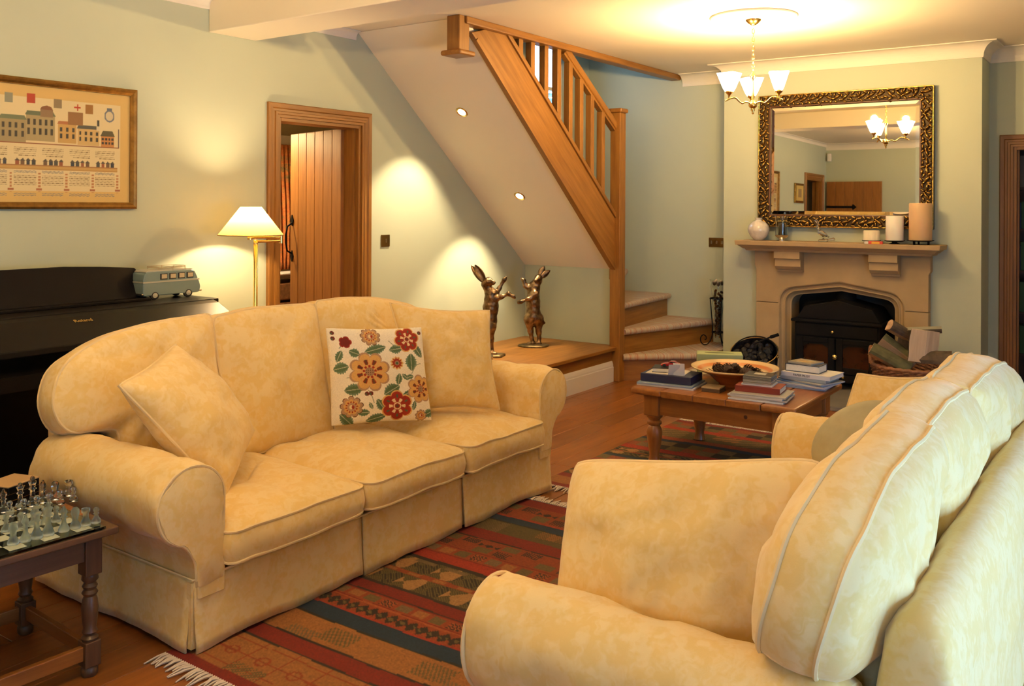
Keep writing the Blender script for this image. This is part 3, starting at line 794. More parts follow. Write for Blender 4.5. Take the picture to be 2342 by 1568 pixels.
# lintel stone (above the joint) and the two jamb stones (below it)
up_ = [p for p in AO if p[1] >= ZJ]
def face_stone(name, poly, x0=XF, x1=XC-.001):
    return obj(name, MB().prism(poly, yz, x0, x1), STONE, fp, bev=.003)
lint = [(SY0, ZJ+.002), (AO[1][0], ZJ+.002)] + [p for p in AO[1:-1] if p[1] > ZJ+.004] + [(AO[-1][0], ZJ+.002), (SY1, ZJ+.002), (SY1, .905), (SY1+.012, .93), (SY1+.012, 1.045), (SY0-.012, 1.045), (SY0-.012, .93), (SY0, .905)]
face_stone('lintel_stone', lint)
face_stone('jamb_stone', [(SY0, 0.03), (AO[0][0], .03), (AO[0][0], ZJ-.002), (SY0, ZJ-.002)])
face_stone('jamb_stone', [(AO[-1][0], .03), (SY1, .03), (SY1, ZJ-.002), (AO[-1][0], ZJ-.002)])
# moulded reveal: stepped hollow rings swept round the arch
def sweep(name, prof):
    mb = MB(); rings = []
    for e, x in prof: rings.append([(x, y, max(z, .03)) for y, z in arch_curve(e)])
    n = len(rings[0]); vs = [p for r in rings for p in r]
    fs = [(i*n+k, i*n+k+1, (i+1)*n+k+1, (i+1)*n+k) for i in range(len(rings)-1) for k in range(n-1)]
    return obj(name, mb.add(vs, fs, False), STONE, fp)
sweep('arch_moulding', [(.084, XF), (.076, XF+.004), (.070, XF+.018), (.062, XF+.028), (.050, XF+.032), (.043, XF+.026), (.038, XF+.026), (.028, XF+.046), (.012, XF+.062), (.002, XF+.066), (0, XF+.072), (0, XC+.17)])
# mantel shelf with stepped underside
ms = MB(); mp = [(.0, 1.085), (.0, 1.118), (-.008, 1.122)]
def shelf_slab(z0, z1, over_f0, over_s0, over_f1, over_s1):
    vs = [(XC-.002, SY0-over_s0, z0), (XF-over_f0, SY0-over_s0, z0), (XF-over_f0, SY1+over_s0, z0), (XC-.002, SY1+over_s0, z0),
          (XC-.002, SY0-over_s1, z1), (XF-over_f1, SY0-over_s1, z1), (XF-over_f1, SY1+over_s1, z1), (XC-.002, SY1+over_s1, z1)]
    return MB().add(vs, [(0,1,2,3), (7,6,5,4), (0,4,5,1), (1,5,6,2), (2,6,7,3), (3,7,4,0)])
obj('mantel_shelf', shelf_slab(1.090, 1.125, .185, .105, .190, .110), STONE, fp, bev=.004)
obj('mantel_cove', shelf_slab(1.062, 1.090, .135, .060, .175, .095), STONE, fp, bev=.003)
obj('mantel_fillet', shelf_slab(1.045, 1.062, .115, .040, .128, .052), STONE, fp, bev=.003)
for y0, y1 in ((1.513, 1.715), (2.219, 2.420)):
    cbp = [(XF+.005, 1.046), (XF-.110, 1.046), (XF-.110, .990), (XF-.085, .985), (XF-.085, .930), (XF-.060, .905), (XF-.030, .905), (XF-.030, .885), (XF+.005, .885)]
    obj('corbel', MB().prism(cbp, lambda u, v, d: (u, d, v), y0, y1), STONE, fp, bev=.003)
hs = tag(obj('hearth', MB().box(6.34, XC-.002, 1.0, 2.80, 0, .03).box(XC-.002, XR-.07, O0, O1, 0, .03), plain('grey_hearth_slate', (.16,.15,.13), .6, var=.1), bev=.004), 'flat grey stone hearth slab in front of the fireplace', 'hearth')

# ------------------------------------------------------------------ wood stove in the opening
sv = thing('wood_stove', 'black cast-iron multi-fuel stove with two glazed doors and brass knobs', 'stove', (0, 0, .03))
SX = 6.98; S0, S1 = 1.64, 2.26; SM = (S0+S1)/2
STOVEG = plain('sooted_stove_glass', (.030,.011,.005), .12, var=.3, nscale=8)  # dark red-brown glass of the stove doors
obj('body', MB().box(SX, XR-.10, S0, S1, .09, .485), IRON, sv, bev=.008)
obj('top_plate', MB().box(SX-.025, XR-.09, S0-.025, S1+.025, .485, .505), IRON, sv, bev=.006)
obj('canopy', MB().prism([(S0+.0, .505), (S1-.0, .505), (S1-.06, .60), (SM, .655), (S0+.06, .60)], yz, SX+.04, XR-.12), IRON, sv, bev=.006)
obj('fret', MB().box(SX-.012, SX+.0, S0+.01, S1-.01, .385, .475), IRON, sv, bev=.004)
obj('flue_pipe', MB().lathe([(.075, .60), (.075, 1.1)], 24, (XR-.25, SM, 0)), IRON, sv)
for y0, y1 in ((S0+.02, SM-.004), (SM+.004, S1-.02)):
    dm = MB(); xx0, xx1 = SX-.022, SX+.002
    dm.box(xx0, xx1, y0, y0+.05, .115, .375).box(xx0, xx1, y1-.05, y1, .115, .375).box(xx0, xx1, y0+.05, y1-.05, .115, .165).box(xx0, xx1, y0+.05, y1-.05, .335, .375)
    dr = obj('stove_door', dm, IRON, sv, bev=.004)
    ar = MB().prism([(y0+.05, .335), (y0+.05, .30), (y0+.09, .325), (y1-.09, .325), (y1-.05, .30), (y1-.05, .335)], yz, xx0+.003, xx1-.004)
    obj('door_arch', ar, IRON, dr)
    obj('pane', MB().box(SX-.010, SX-.004, y0+.05, y1-.05, .165, .335), STOVEG, dr)
def knob(parent, y, z, r=.013, x=SX-.02):
    obj('brass_knob', MB().lathe([(0, .030), (r*.7, .028), (r, .020), (r*.8, .010), (r*.4, .006), (r*.4, 0)], 16), BRASS, parent, loc=(x, y, z), rot=(0, -PI/2, 0))
knob(sv, 1.965, .425); knob(sv, 1.885, .095, .012); knob(sv, SM, .27-.03, .020)
obj('ash_door', MB().box(SX-.018, SX, S0+.03, S1-.03, .05, .108), IRON, sv, bev=.004)
for y in (S0+.04, S1-.04):
    for x in (SX+.03, XR-.15): obj('leg', MB().lathe([(.018, 0), (.022, .02), (.016, .09)], 12, (x, y, 0)), IRON, sv)

# ------------------------------------------------------------------ gilt mirror
tilt = math.radians(.65)
my0, my1, mz0, mz1 = 1.300, 2.600, 1.232, 2.275
mr = thing('wall_mirror', 'large rectangular mirror in an ornate gilt leaf-carved frame above the mantel', 'mirror', (XC-.022, (my0+my1)/2, mz0))
mr.rotation_euler = (0, tilt*.8, 0); mr.location.x -= .014
hw, hh = (my1-my0)/2, mz1-mz0; fw_ = .098
def frame_ring(name, e0, e1, x0, x1, mat_, parent, bev=.003):
    """frame from inset e0 to inset e1, proud from x0 to x1 (x negative = into the room)"""
    o = []
    for e in (e0, e1): o.append([(-hw+e, e), (hw-e, e), (hw-e, hh-e), (-hw+e, hh-e)])
    vs = [(x, y, z) for x in (x0, x1) for r in o for y, z in r]
    fs = []
    for k in range(4):
        j = (k+1) % 4
        fs += [(k, j, 8+j, 8+k), (4+j, 4+k, 12+k, 12+j), (8+k, 8+j, 12+j, 12+k), (j, k, 4+k, 4+j)]
    return obj(name, MB().add(vs, fs), mat_, parent, bev=bev)
frame_ring('frame_back', 0, fw_, .02, -.012, GILTD, mr)
frame_ring('outer_rim', .0, .010, -.012, -.030, GILT, mr)
frame_ring('inner_rim', fw_-.012, fw_, -.012, -.018, plain('dark_red_gesso', (.10,.035,.015), .5), mr)
carve = frame_ring('carved_band', .012, fw_-.014, -.012, -.020, GILTD, mr)
# bevelled silvered plate
a, b_ = fw_, fw_+.028
pl = MB(); P0 = [(-.004, -hw+a, a), (-.004, hw-a, a), (-.004, hw-a, hh-a), (-.004, -hw+a, hh-a)]
P1 = [(-.0075, -hw+b_, b_), (-.0075, hw-b_, b_), (-.0075, hw-b_, hh-b_), (-.0075, -hw+b_, hh-b_)]
pl.add(P0+P1, [(4,5,6,7)]+[(k, (k+1) % 4, 4+(k+1) % 4, 4+k) for k in range(4)])
obj('mirror_plate', pl, MIRROR, mr, fix=False)
# carved leaves: one shared cluster repeated round the frame
lf = MB()
def petal(c, L, w, h, a, up=.0):
    M = Matrix.Rotation(a, 3, 'X'); lf.ball(c, (h, L, w), 8, 6, M)
petal((-.006, .0, .006), .024, .0085, .010, .55); petal((-.006, .012, .024), .016, .007, .009, -.5)
petal((-.005, -.016, .020), .014, .006, .008, 1.2); petal((-.005, .016, -.014), .015, .006, .009, .2)
petal((-.005, -.010, -.020), .014, .006, .008, 2.3); petal((-.004, -.022, -.004), .009, .006, .007, .9)
lf_me = lf.mesh('leaf_carving'); orient(lf_me); lf_me.materials.append(GILT)
def put_leaf(y, z, a):
    o = bpy.data.objects.new('leaf_carving', lf_me); COL.objects.link(o); o.parent = carve
    o.location = (-.020, y, z); o.rotation_euler = (a+random.uniform(-.5,.5), random.uniform(-.2,.2), 0); o.scale = (1.5, random.choice((-1,1))*random.uniform(1.1,1.4), random.uniform(1.15,1.5))
nh = 20; nv = 16
for k in range(nh):
    y = -hw+.055+(2*hw-.11)*k/(nh-1)
    put_leaf(y, hh-.052, 0); put_leaf(y, .052, PI)
for k in range(1, nv-1):
    z = .055+(hh-.11)*k/(nv-1)
    put_leaf(-hw+.052, z, PI/2); put_leaf(hw-.052, z, -PI/2)

# ------------------------------------------------------------------ things on the mantel shelf
MZ = 1.125; MXm = 7.00
vp = onX(1735, 545, MXm)
va = tag(obj('round_vase', MB().lathe([(.0,.0),(.030,.0),(.036,.004),(.062,.030),(.082,.068),(.084,.092),(.074,.122),(.050,.146),(.028,.154),(.022,.160),(.026,.172),(.034,.178),(.030,.178),(.020,.162),(.0,.158)], 40), CRACKLE, loc=(MXm, vp[1], MZ)),
    'round crackle-glazed cream vase with a narrow neck on the mantel', 'vase')
hp = onX(1788, 545, MXm)[1]
hl = thing('hurricane_lamp', 'flared clear glass hurricane lamp on a dark metal foot on the mantel', 'candle holder', (MXm, hp, MZ))
obj('foot', MB().lathe([(.0,0),(.040,0),(.040,.004),(.020,.012),(.022,.018),(.046,.034),(.052,.046),(.048,.046),(.0,.030)], 32), SILVER, hl)
obj('glass_chimney', MB().lathe([(.046,.038),(.050,.08),(.048,.14),(.058,.195),(.0555,.195),(.0455,.14),(.0475,.08),(.0435,.038),(.046,.038)], 32, cap=False), GLASS, hl)
tag(obj('candle', MB().lathe([(0,.0),(.027,.0),(.027,.100),(.024,.104),(.004,.102),(0,.102)], 28), WAXW, loc=(MXm, hp, MZ+.031)), 'slim white candle standing inside the glass hurricane lamp', 'candle')
# glass wading bird
bp = onX(1880, 550, MXm)[1]
bird = sdf_mesh('glass_bird', [((0,.0,.062),(0,-.050,.036),.017,.005), ((0,.014,.070),(0,-.022,.052),.020,.012), ((0,.018,.078),(0,.036,.112),.010,.006), ((0,.036,.112),(0,.030,.140),.006,.006),
    ((0,.030,.140),(0,.044,.158),.007,.008), ((0,.044,.158),(0,.066,.160),.006,.002), ((0,-.004,.05),(0,-.012,.008),.004,.004), ((0,-.03,.008),(0,.02,.006),.012,.010), ((0,-.03,.010),(0,-.085,.020),.006,.012)], .010, .0035)
bird.materials.append(glass('bird_glass', (.95,.90,.84), .0, 1.6))
tag(obj('glass_bird', bird, loc=(MXm, bp, MZ+.004)), 'small clear glass wading bird ornament on the mantel', 'ornament')
def candle_dish(name, label, y, r, h, feet):
    e = thing(name, label, 'candle holder', (MXm, y, MZ))
    obj('plate', MB().lathe([(.0,h-.006),(r*.75,h-.006),(r,h),(r*.98,h+.003),(r*.72,h-.001),(0,h-.001)], 36), IRON, e)
    if feet:
        for k in range(3):
            a_ = 2*PI*k/3+.4; obj('foot', MB().box(-.006, .006, -.006, .006, 0, h-.004), IRON, e, loc=(r*.6*math.cos(a_), r*.6*math.sin(a_), 0), rot=(0,0,a_))
    else:
        obj('foot', MB().lathe([(0,0),(r*.6,0),(r*.5,.004),(r*.25,.010),(r*.3,h-.006)], 24), IRON, e)
    return e
y_low = onX(1993, 550, MXm)[1]; y_mid = onX(2046, 550, MXm)[1]; y_tall = onX(2105, 550, MXm)[1]
candle_dish('candle_plate', 'small black iron candle plate on a round foot under the low candle', y_low, .066, .020, False)
tag(obj('candle', MB().lathe([(0,0),(.058,0),(.058,.070),(.052,.077),(.040,.070),(.010,.066),(0,.066)], 32), WAX, loc=(MXm, y_low, MZ+.019)), 'low wide cream candle beside the matchbox on the mantel', 'candle')
candle_dish('candle_plate', 'black iron candle plate on a round foot under the medium white candle', y_mid, .070, .024, False)
tag(obj('candle', MB().lathe([(0,0),(.060,0),(.061,.002),(.061,.176),(.057,.181),(.046,.176),(.010,.172),(0,.172)], 36), WAXW, loc=(MXm, y_mid, MZ+.023)), 'medium white pillar candle on the mantel', 'candle')
candle_dish('candle_plate', 'black iron plate on three feet under the tall candle', y_tall, .092, .030, True)
tag(obj('candle', MB().lathe([(0,0),(.076,0),(.077,.002),(.077,.262),(.073,.268),(.060,.262),(.010,.256),(0,.256)], 40), WAXT, loc=(MXm, y_tall, MZ+.029)), 'tall thick tan pillar candle at the end of the mantel', 'candle')
ym_ = onX(1997, 560, MXm-.09)[1]
mbx = thing('matchbox', 'red and yellow matchbox lying in front of the low candle', 'matchbox', (MXm-.095, ym_, MZ), .12)
obj('sleeve', MB().box(-.018, .018, -.066, .030, 0, .020), cover('match_red', (.62,.05,.02)), mbx, bev=.001)
obj('tray', MB().box(-.0165, .0165, .030, .058, .002, .018), PAPER, mbx)
obj('print_patch', MB().box(-.0186, -.018, -.046, .008, .003, .017), cover('match_yellow', (.75,.42,.03)), mbx)

# ------------------------------------------------------------------ coal scuttle
sc_ = onX(1737, 795, 6.72); SCY = sc_[1]
sk = thing('coal_scuttle', 'shiny black oval coal bucket with brass rim full of coal', 'coal scuttle', (6.72, SCY, .03))
TIP = -.62                                   # the hod leans forward so its mouth faces the room
RM = Matrix.Translation((.05, 0, .045)) @ Matrix.Rotation(TIP, 4, 'Y')
def tipped(mb): mb.v = [tuple(RM @ Vector(p)) for p in mb.v]; return mb
JAP = plain('black_japanned_tin', (.012,.012,.014), .16)
obj('bucket', tipped(MB().lathe([(0,0),(.09,0),(.10,.01),(.135,.10),(.165,.22),(.180,.285),(.174,.286),(.158,.22),(.13,.12),(.0,.10)], 40, sx=.85)), JAP, sk)
obj('foot_ring', MB().lathe([(.10,0),(.105,.01),(.085,.05),(.08,.09)], 32, (.06,0,0)), JAP, sk)
rim = [( .153*math.cos(t), .180*math.sin(t), .286) for t in np.linspace(0, 2*PI, 48, endpoint=False)]
obj('rim', tipped(MB().tube(rim, .0045, 8, True)), plain('dull_brass', (.40,.27,.10), .3, 1.0), sk)
for s_ in (-1, 1): obj('handle_lug', tipped(MB().ball((0, s_*.172, .255), .012, 10, 8)), BRASS, sk)
obj('bail_handle', tipped(MB().tube([(-.005+.135*math.sin(t), .176*math.cos(t), .270+.05*math.sin(t)) for t in np.linspace(0, PI, 21)], .005, 8)), IRON, sk)
for k in range(22):
    a_ = k*2.4; r = .135*math.sqrt((k+.5)/22)
    s_ = random.uniform(.028, .042); m_ = MB().ball((0,0,0), (s_, s_*1.1, s_*.8), 7, 5)
    m_.v = [tuple(np.array(p)*(1+.28*fbm(np.array(p)*40+k*3, 1, 1))) for p in m_.v]; m_.sm = [False]*len(m_.sm)
    q = RM @ Vector((.85*r*math.cos(a_), r*math.sin(a_), .245+random.uniform(0, .02)))
    tag(obj('coal_lump', m_, COAL, loc=(6.72+q.x, SCY+q.y, .03+q.z), rot=(k, 2*k, 0)), 'lump of coal heaped in the black bucket', 'coal', 'coal in the scuttle')
tg = onX(1765, 767, 6.68)
tag(obj('coal_tongs', MB().tube([(6.64, SCY+.02, .355), (6.65, SCY-.05, .392), (6.66, SCY-.11, .420)], .006, 8).tube([(6.66, SCY-.105, .418), (6.665, SCY-.165, .442)], .012, 8), IRON), 'black-handled shovel resting across the coal', 'shovel')

# ------------------------------------------------------------------ basket of logs
LBX = 6.62; LBY = (onX(2000, 830, LBX)[1]+onX(2190, 830, LBX)[1])/2
lbk = thing('log_basket', 'round brown wicker basket with two handles beside the fireplace', 'basket', (LBX, LBY, .031))
rows, seg = 26, 84; vs, fs = [], []
R = lambda t: .185+.085*t**.8
for i in range(rows+1):
    t = i/rows
    for k in range(seg):
        a_ = 2*PI*k/seg; r = R(t)+.007*math.cos(PI*i)*math.cos(21*a_)
        vs.append((r*math.cos(a_), r*math.sin(a_), .285*t))
for i in range(rows):
    for k in range(seg): fs.append((i*seg+k, i*seg+(k+1) % seg, (i+1)*seg+(k+1) % seg, (i+1)*seg+k))
fs.append(tuple(reversed(range(seg))))
o = obj('woven_side', MB().add(vs, fs, False), WICKER, lbk); so = o.modifiers.new('t', 'SOLIDIFY'); so.thickness = .012
obj('rim', MB().tube([(.272*math.cos(t), .272*math.sin(t), .290+.004*math.sin(30*t)) for t in np.linspace(0, 2*PI, 90, endpoint=False)], .014, 8, True), WICKER, lbk)
for s_ in (-1, 1):
    hdl = [(.03*0+.05*math.cos(t), s_*(.275+.012*math.sin(t)), .285+.105*math.sin(t)) for t in np.linspace(0, PI, 13)]
    obj('handle', MB().tube(hdl, .013, 8), WICKER, lbk)
def log(label, c, axis, L, w, h, wedge, mat_face, mat_bark, roll=0.0, end=None):
    """split log: x along its length; flat split faces below, bark on the curved back"""
    e = thing('log', label, 'log', c)
    q = Vector(axis).to_track_quat('X', 'Z'); e.rotation_mode = 'QUATERNION'
    e.rotation_quaternion = q @ Matrix.Rotation(roll, 3, 'X').to_quaternion()
    n = 9; arc = [(w/2*math.cos(t), h*math.sin(t)) for t in np.linspace(0, PI, n)]
    poly = arc + ([(0, -h*wedge)] if wedge else [])
    nx = 9; vs, fb, ff = [], [], []
    m_ = len(poly)
    for i in range(nx):
        x = -L/2+L*i/(nx-1)
        for k, (y, z) in enumerate(poly):
            j = 1+.07*fbm((x*9+c[0]*7, y*20, z*20), 1, 2); vs.append((x, y*j, z*j))
    for i in range(nx-1):
        for k in range(m_):
            f = (i*m_+k, i*m_+(k+1) % m_, (i+1)*m_+(k+1) % m_, (i+1)*m_+k)
            (fb if k < n-1 else ff).append(f)
    o = obj('bark', MB().add(vs, fb), mat_bark, e)
    obj('split_face', MB().add(vs, ff+[tuple(range(m_)), tuple((nx-1)*m_+k for k in range(m_))]), end or mat_face, e)
    return e
g = 'logs'
def LP(u, v, x): p = onX(u, v, x); return tuple(p)
log('pale freshly split log leaning upright in the wicker basket', LP(2113, 792, 6.46), (.10,-.08,1), .21, .20, .05, .45, LOGP, BARK, math.radians(-100))
log('split log lying low across the basket with orange wood showing', LP(2035, 822, 6.46), (.15,-.8,-.42), .27, .12, .05, .9, LOGW, BARKG, math.radians(15))
log('mossy green barked log slanting across the basket', LP(2052, 806, 6.54), (.10,-.75,-.55), .26, .13, .06, .6, LOGW, BARKG, math.radians(-25))
log('dark round branch with a cut orange end on top of the basket', LP(2062, 760, 6.52), (.40,-.5,-.35), .20, .085, .045, .95, LOGW, BARK, .6, LOGW)
log('grey weathered split log lying on top of the pile', LP(2112, 751, 6.58), (.2,-1,.10), .22, .12, .035, .35, plain('weathered_log', (.30,.29,.22), .9), BARK, PI)
log('brown log end lying at the far rim of the basket', LP(2135, 822, 6.50), (.2,-1,.03), .22, .13, .06, .5, plain('grey_brown_log', (.24,.16,.10), .9, bmp=.4), BARK, .3)
log('dark log standing behind the pale split log', LP(2072, 790, 6.60), (.1,-.2,1), .22, .12, .06, .7, LOGW, BARK, 1.2)

# ------------------------------------------------------------------ glass vase of shells on an iron stand, on the bottom stair
vx, vy = 7.27, 3.005
vs_ = thing('iron_stand', 'scrolled black iron stand holding the tall glass vase on the bottom stair', 'stand', (vx, vy, .21))
for k in range(3):
    a_ = 2*PI*k/3+PI*.62
    ca, sa = math.cos(a_), math.sin(a_)
    sp = [(.064, .40), (.056, .30), (.045, .16), (.046, .10), (.058, .05), (.085, .012), (.118, .006), (.140, .030), (.142, .065), (.122, .088), (.100, .078), (.095, .056), (.108, .046)]
    obj('scroll_leg', MB().tube([(r*ca, r*sa, z+.006) for r, z in spline(sp, 48)], .0045, 7), IRON, vs_)
for rr, z in ((.066, .405), (.048, .12)): obj('ring', MB().tube([(rr*math.cos(t), rr*math.sin(t), z) for t in np.linspace(0, 2*PI, 36, endpoint=False)], .005, 7, True), IRON, vs_)
tag(obj('tall_vase', MB().lathe([(0,.0),(.024,.0),(.034,.16),(.050,.32),(.058,.40),(.064,.43),(.060,.46),(.072,.49),(.069,.49),(.057,.46),(.060,.43),(.054,.40),(.046,.32),(.030,.16),(.018,.012),(0,.010)], 32), GLASS, loc=(vx, vy, .285)), 'tall tapering clear glass vase of shells in the iron stand', 'vase')
shc = [plain('shell_amber', (.50,.22,.07), .4), plain('shell_cream', (.62,.50,.36), .4), plain('shell_brown', (.16,.06,.03), .4)]
for k in range(46):
    t = (k+.5)/46; z = .31+.37*t; rmax = (.012+.036*t); a_ = k*2.4; r = rmax*.62
    tag(obj('shell', MB().ball((0,0,0), (.017, .012, .010), 7, 5), shc[k % 3], loc=(vx+r*math.cos(a_), vy+r*math.sin(a_), z), rot=(k, k*1.7, k*.6)), 'small shell packed in the tall glass vase', 'shell', 'shells in the tall vase')
for k in range(7):
    a_ = k*.9; tag(obj('shell', MB().ball((0,0,0), (.024, .017, .014), 8, 6), shc[1], loc=(vx+.034*math.cos(a_), vy+.034*math.sin(a_), .742+.012*(k % 2)), rot=(k, k*2, 0)), 'pale shell heaped above the rim of the tall vase', 'shell', 'shells in the tall vase')

# ------------------------------------------------------------------ switches
def switch(name, label, axis, c, a0, a1, z0, z1, n):
    e = thing(name, label, 'light switch')
    pm = plain('antique_brass_plate', (.30,.19,.07), .3, 1.0)
    bx = (lambda p0, p1, q0, q1, d0, d1: MB().box(p0, p1, c-d1, c-d0, q0, q1)) if axis == 'y' else (lambda p0, p1, q0, q1, d0, d1: MB().box(c-d1, c-d0, p0, p1, q0, q1))
    obj('plate', bx(a0, a1, z0, z1, 0, .008), pm, e, bev=.003)
    for k in range(n):
        m_ = a0+(a1-a0)*(k+.5)/n; zc = (z0+z1)/2
        obj('rocker', bx(m_-.008, m_+.008, zc-.014, zc+.014, .008, .013), plain('rocker_brass', (.55,.42,.22), .25, 1.0), e, bev=.002)
    return e
switch('light_switch', 'single square brass light switch beside the study door', 'y', YW, 4.655, 4.741, 1.098, 1.182, 1)
switch('light_switch', 'wide three-gang brass light switch between the stairs and the chimney', 'x', XR, 3.04, 3.186, 1.036, 1.118, 3)
# ------------------------------------------------------------------ cushions and sofas
def puff(outline, T, b_front, b_back, fn, rings=11, n=96, center=None, p=2.6, q=.55, amp=.006, freq=6.0, seed=0.0, side=.012):
    """stuffed boxed cushion: outline (u,v), depth w; fn(u,v,w)->xyz. Returns mesh and the two piping loops"""
    O = resample(outline, n); c = np.array(center) if center is not None else O.mean(0)
    mb = MB(); vs = []; fn0 = fn
    def fn(u, v, w):                             # slack, uneven filling bends seams as well as faces
        P = np.array(fn0(u, v, w)); q = P*1.0+seed
        return tuple(P+.45*amp*np.array((fbm(q, 3.2, 2)*.6, fbm(q+7.3, 3.6, 2), fbm(q+3.1, 4.2, 2)*1.2)))
    def lump(P):
        g0 = noise.noise(Vector((P[0]*3.1+seed*2, P[1]*4.5, P[2]*4.5+seed)))
        return amp*fbm((P[0]*1.0+seed, P[1], P[2]+seed*.7), freq, 2)+amp*.55*max(0.0, 1-abs(g0)*9)
    def layer(w0, b, s_):
        out = []
        for i in range(rings):
            r = 1-(i/(rings-1))**1.35 if i < rings-1 else 0.0
            h = (1-r**p)**q if r < 1 else 0.0
            for k in range(n):
                u, v = c+(O[k]-c)*r
                P = np.array(fn(u, v, s_*(w0+b*h))); L = lump(P)*(1-r**5)
                out.append(tuple(np.array(fn(u, v, s_*(w0+b*h)+L))))
        return out
    f = layer(T/2, b_front, -1); g_ = layer(T/2, b_back, 1)
    m = rings
    fs = [(i*n+k, i*n+(k+1) % n, (i+1)*n+(k+1) % n, (i+1)*n+k) for i in range(m-2) for k in range(n)]
    mb.add(f, fs, True); mb.f += [((m-2)*n+k, (m-2)*n+(k+1) % n, (m-1)*n) for k in range(n)]; mb.sm += [True]*n
    b0 = len(mb.v); mb.add(g_, fs, True); mb.f += [(b0+(m-2)*n+k, b0+(m-2)*n+(k+1) % n, b0+(m-1)*n) for k in range(n)]; mb.sm += [True]*n
    # boxing band
    mid = []
    nm = 4
    for j in range(nm+1):
        t = j/nm
        for k in range(n):
            d = (O[k]-c); d = d/np.linalg.norm(d); e = O[k]+d*side*math.sin(PI*t)
            mid.append(fn(e[0], e[1], -T/2+T*t))
    mb.add(mid, [(j*n+k, j*n+(k+1) % n, (j+1)*n+(k+1) % n, (j+1)*n+k) for j in range(nm) for k in range(n)], True)
    loops = [[fn(O[k][0], O[k][1], s_*T/2) for k in range(n)] for s_ in (-1, 1)]
    return mb, loops
def boxed(name, parent, outline, T, bf, bb, fn, **k):
    mb, loops = puff(outline, T, bf, bb, fn, **k)
    o = obj(name, mb, YELLOW, parent)
    for lp in loops: obj('piping', MB().tube(lp, .0052, 6, True), PIPE, o)
    return o
def make_sofa(label, cx, front, s_):
    """local x along the sofa, local y from the front to the back; s_=1 faces -Y, s_=-1 faces +Y"""
    e = thing('sofa', label, 'sofa', (cx, front, 0), 0 if s_ > 0 else PI, 'pair of yellow sofas')
    HB = 1.01
    obj('base', MB().box(-.985, .985, .03, .88, .015, .255), YELLOW, e, bev=.012)
    # rolled arms
    for sd in (-1, 1):
        rc, zc, rr = 1.025, .474, .124
        prof = [(.905, .20), (.905, .40)]
        for t in np.linspace(PI*.93, -PI*.42, 22): prof.append((rc+rr*math.cos(t), zc+rr*math.sin(t)))
        prof += [(1.035, .33), (1.012, .29), (1.005, .20)]
        P = resample(prof, 60); ys = [-.012, .0, .018]+list(np.linspace(.06, .68, 15))+[.715, .735, .75]
        vs, n = [], len(P); cP = P.mean(0)
        for i, y in enumerate(ys):
            k_ = .93 if y < -.005 else (.985 if y < .01 else (.99 if y < .03 else 1.0)); k_ = .90 if y > .745 else (.97 if y > .73 else k_)
            for p in P:
                q = cP+(p-cP)*k_; d = (q-np.array((rc, zc))); L = .013*fbm((q[0]*sd*2+cx, y*2+front, q[1]*2), 5.0, 3)
                d = d/max(np.linalg.norm(d), 1e-6)*L
                vs.append((sd*(q[0]+d[0]), y, q[1]+d[1]))
        fs = [(i*n+k, i*n+(k+1) % n, (i+1)*n+(k+1) % n, (i+1)*n+k) for i in range(len(ys)-1) for k in range(n)]
        fs += [tuple(range(n)), tuple((len(ys)-1)*n+k for k in range(n))]
        arm = obj('arm', MB().add(vs, fs, True), YELLOW, e)
        # facing panel and piping round the scroll
        fpan = [(sd*(cP[0]+(p[0]-cP[0])*.93), cP[1]+(p[1]-cP[1])*.93) for p in P]
        obj('arm_piping', MB().tube([(sd*(cP[0]+(p[0]-cP[0])*.965), -.006, cP[1]+(p[1]-cP[1])*.965) for p in P[4:-6]], .005, 6), PIPE, arm)
        obj('arm_post', MB().prism(round_poly([(sd*.905, .175), (sd*1.005, .175), (sd*1.0, .34), (sd*.905, .40)], .01), lambda u, v, d: (u, d, v), -.010, .06), YELLOW, e, bev=.006)
    # back frame, rolling outward at the top
    bp_ = round_poly([(.70,.10), (.925,.10), (.93,.45), (.925,.64), (.905,.72), (.855,.735), (.805,.69), (.775,.45)], .03, 5)
    Pb = resample(bp_, 44); xs = [-.998, -.992, -.975, -.95]+list(np.linspace(-.9, .9, 14))+[.95, .975, .992, .998]; vs = []; cb_ = Pb.mean(0)
    for x in xs:
        ee = {.998: .78, .992: .90, .975: .97}.get(round(abs(x), 3), 1.0)
        for y, z in Pb:
            y, z = cb_+(np.array((y, z))-cb_)*ee
            L = .008*fbm((x*2, y*3, z*3), 4, 2); vs.append((x, y+L-.015, .10+(z-.10)*(1-.02*(x/.985)**4)))
    n = 44; fs = [(i*n+k, i*n+(k+1) % n, (i+1)*n+(k+1) % n, (i+1)*n+k) for i in range(21) for k in range(n)]+[tuple(range(n)), tuple(21*n+k for k in range(n))]
    obj('back_frame', MB().add(vs, fs, True), YELLOW, e)
    # skirt with kick pleats: each panel a hanging sheet
    def sheet(name, p0, p1, z0=.012, z1=.232, nrm=(0,-1), amp=.005):
        m, r = 30, 8; vs = []; d = np.array(p1)-np.array(p0); nn = np.array(nrm)
        for j in range(r):
            t = j/(r-1)
            for i in range(m):
                u = i/(m-1); P = np.array(p0)+d*u+nn*(.004+.012*(1-t)+amp*(1.1-t)*math.sin(u*7+p0[0]*5)+amp*(1-t)*fbm((u*4+p0[0]*3, t*2, p0[1]), 2, 2))
                hem = .006*math.sin(u*9+p0[0]*7)*(1-t)
                vs.append((P[0], P[1], z0+(z1-z0)*t+hem+.002))
        fs = [(j*m+i, j*m+i+1, (j+1)*m+i+1, (j+1)*m+i) for j in range(r-1) for i in range(m-1)]
        o = obj(name, MB().add(vs, fs, True), YELLOW, e); q = o.modifiers.new('cloth', 'SOLIDIFY'); q.thickness = .006
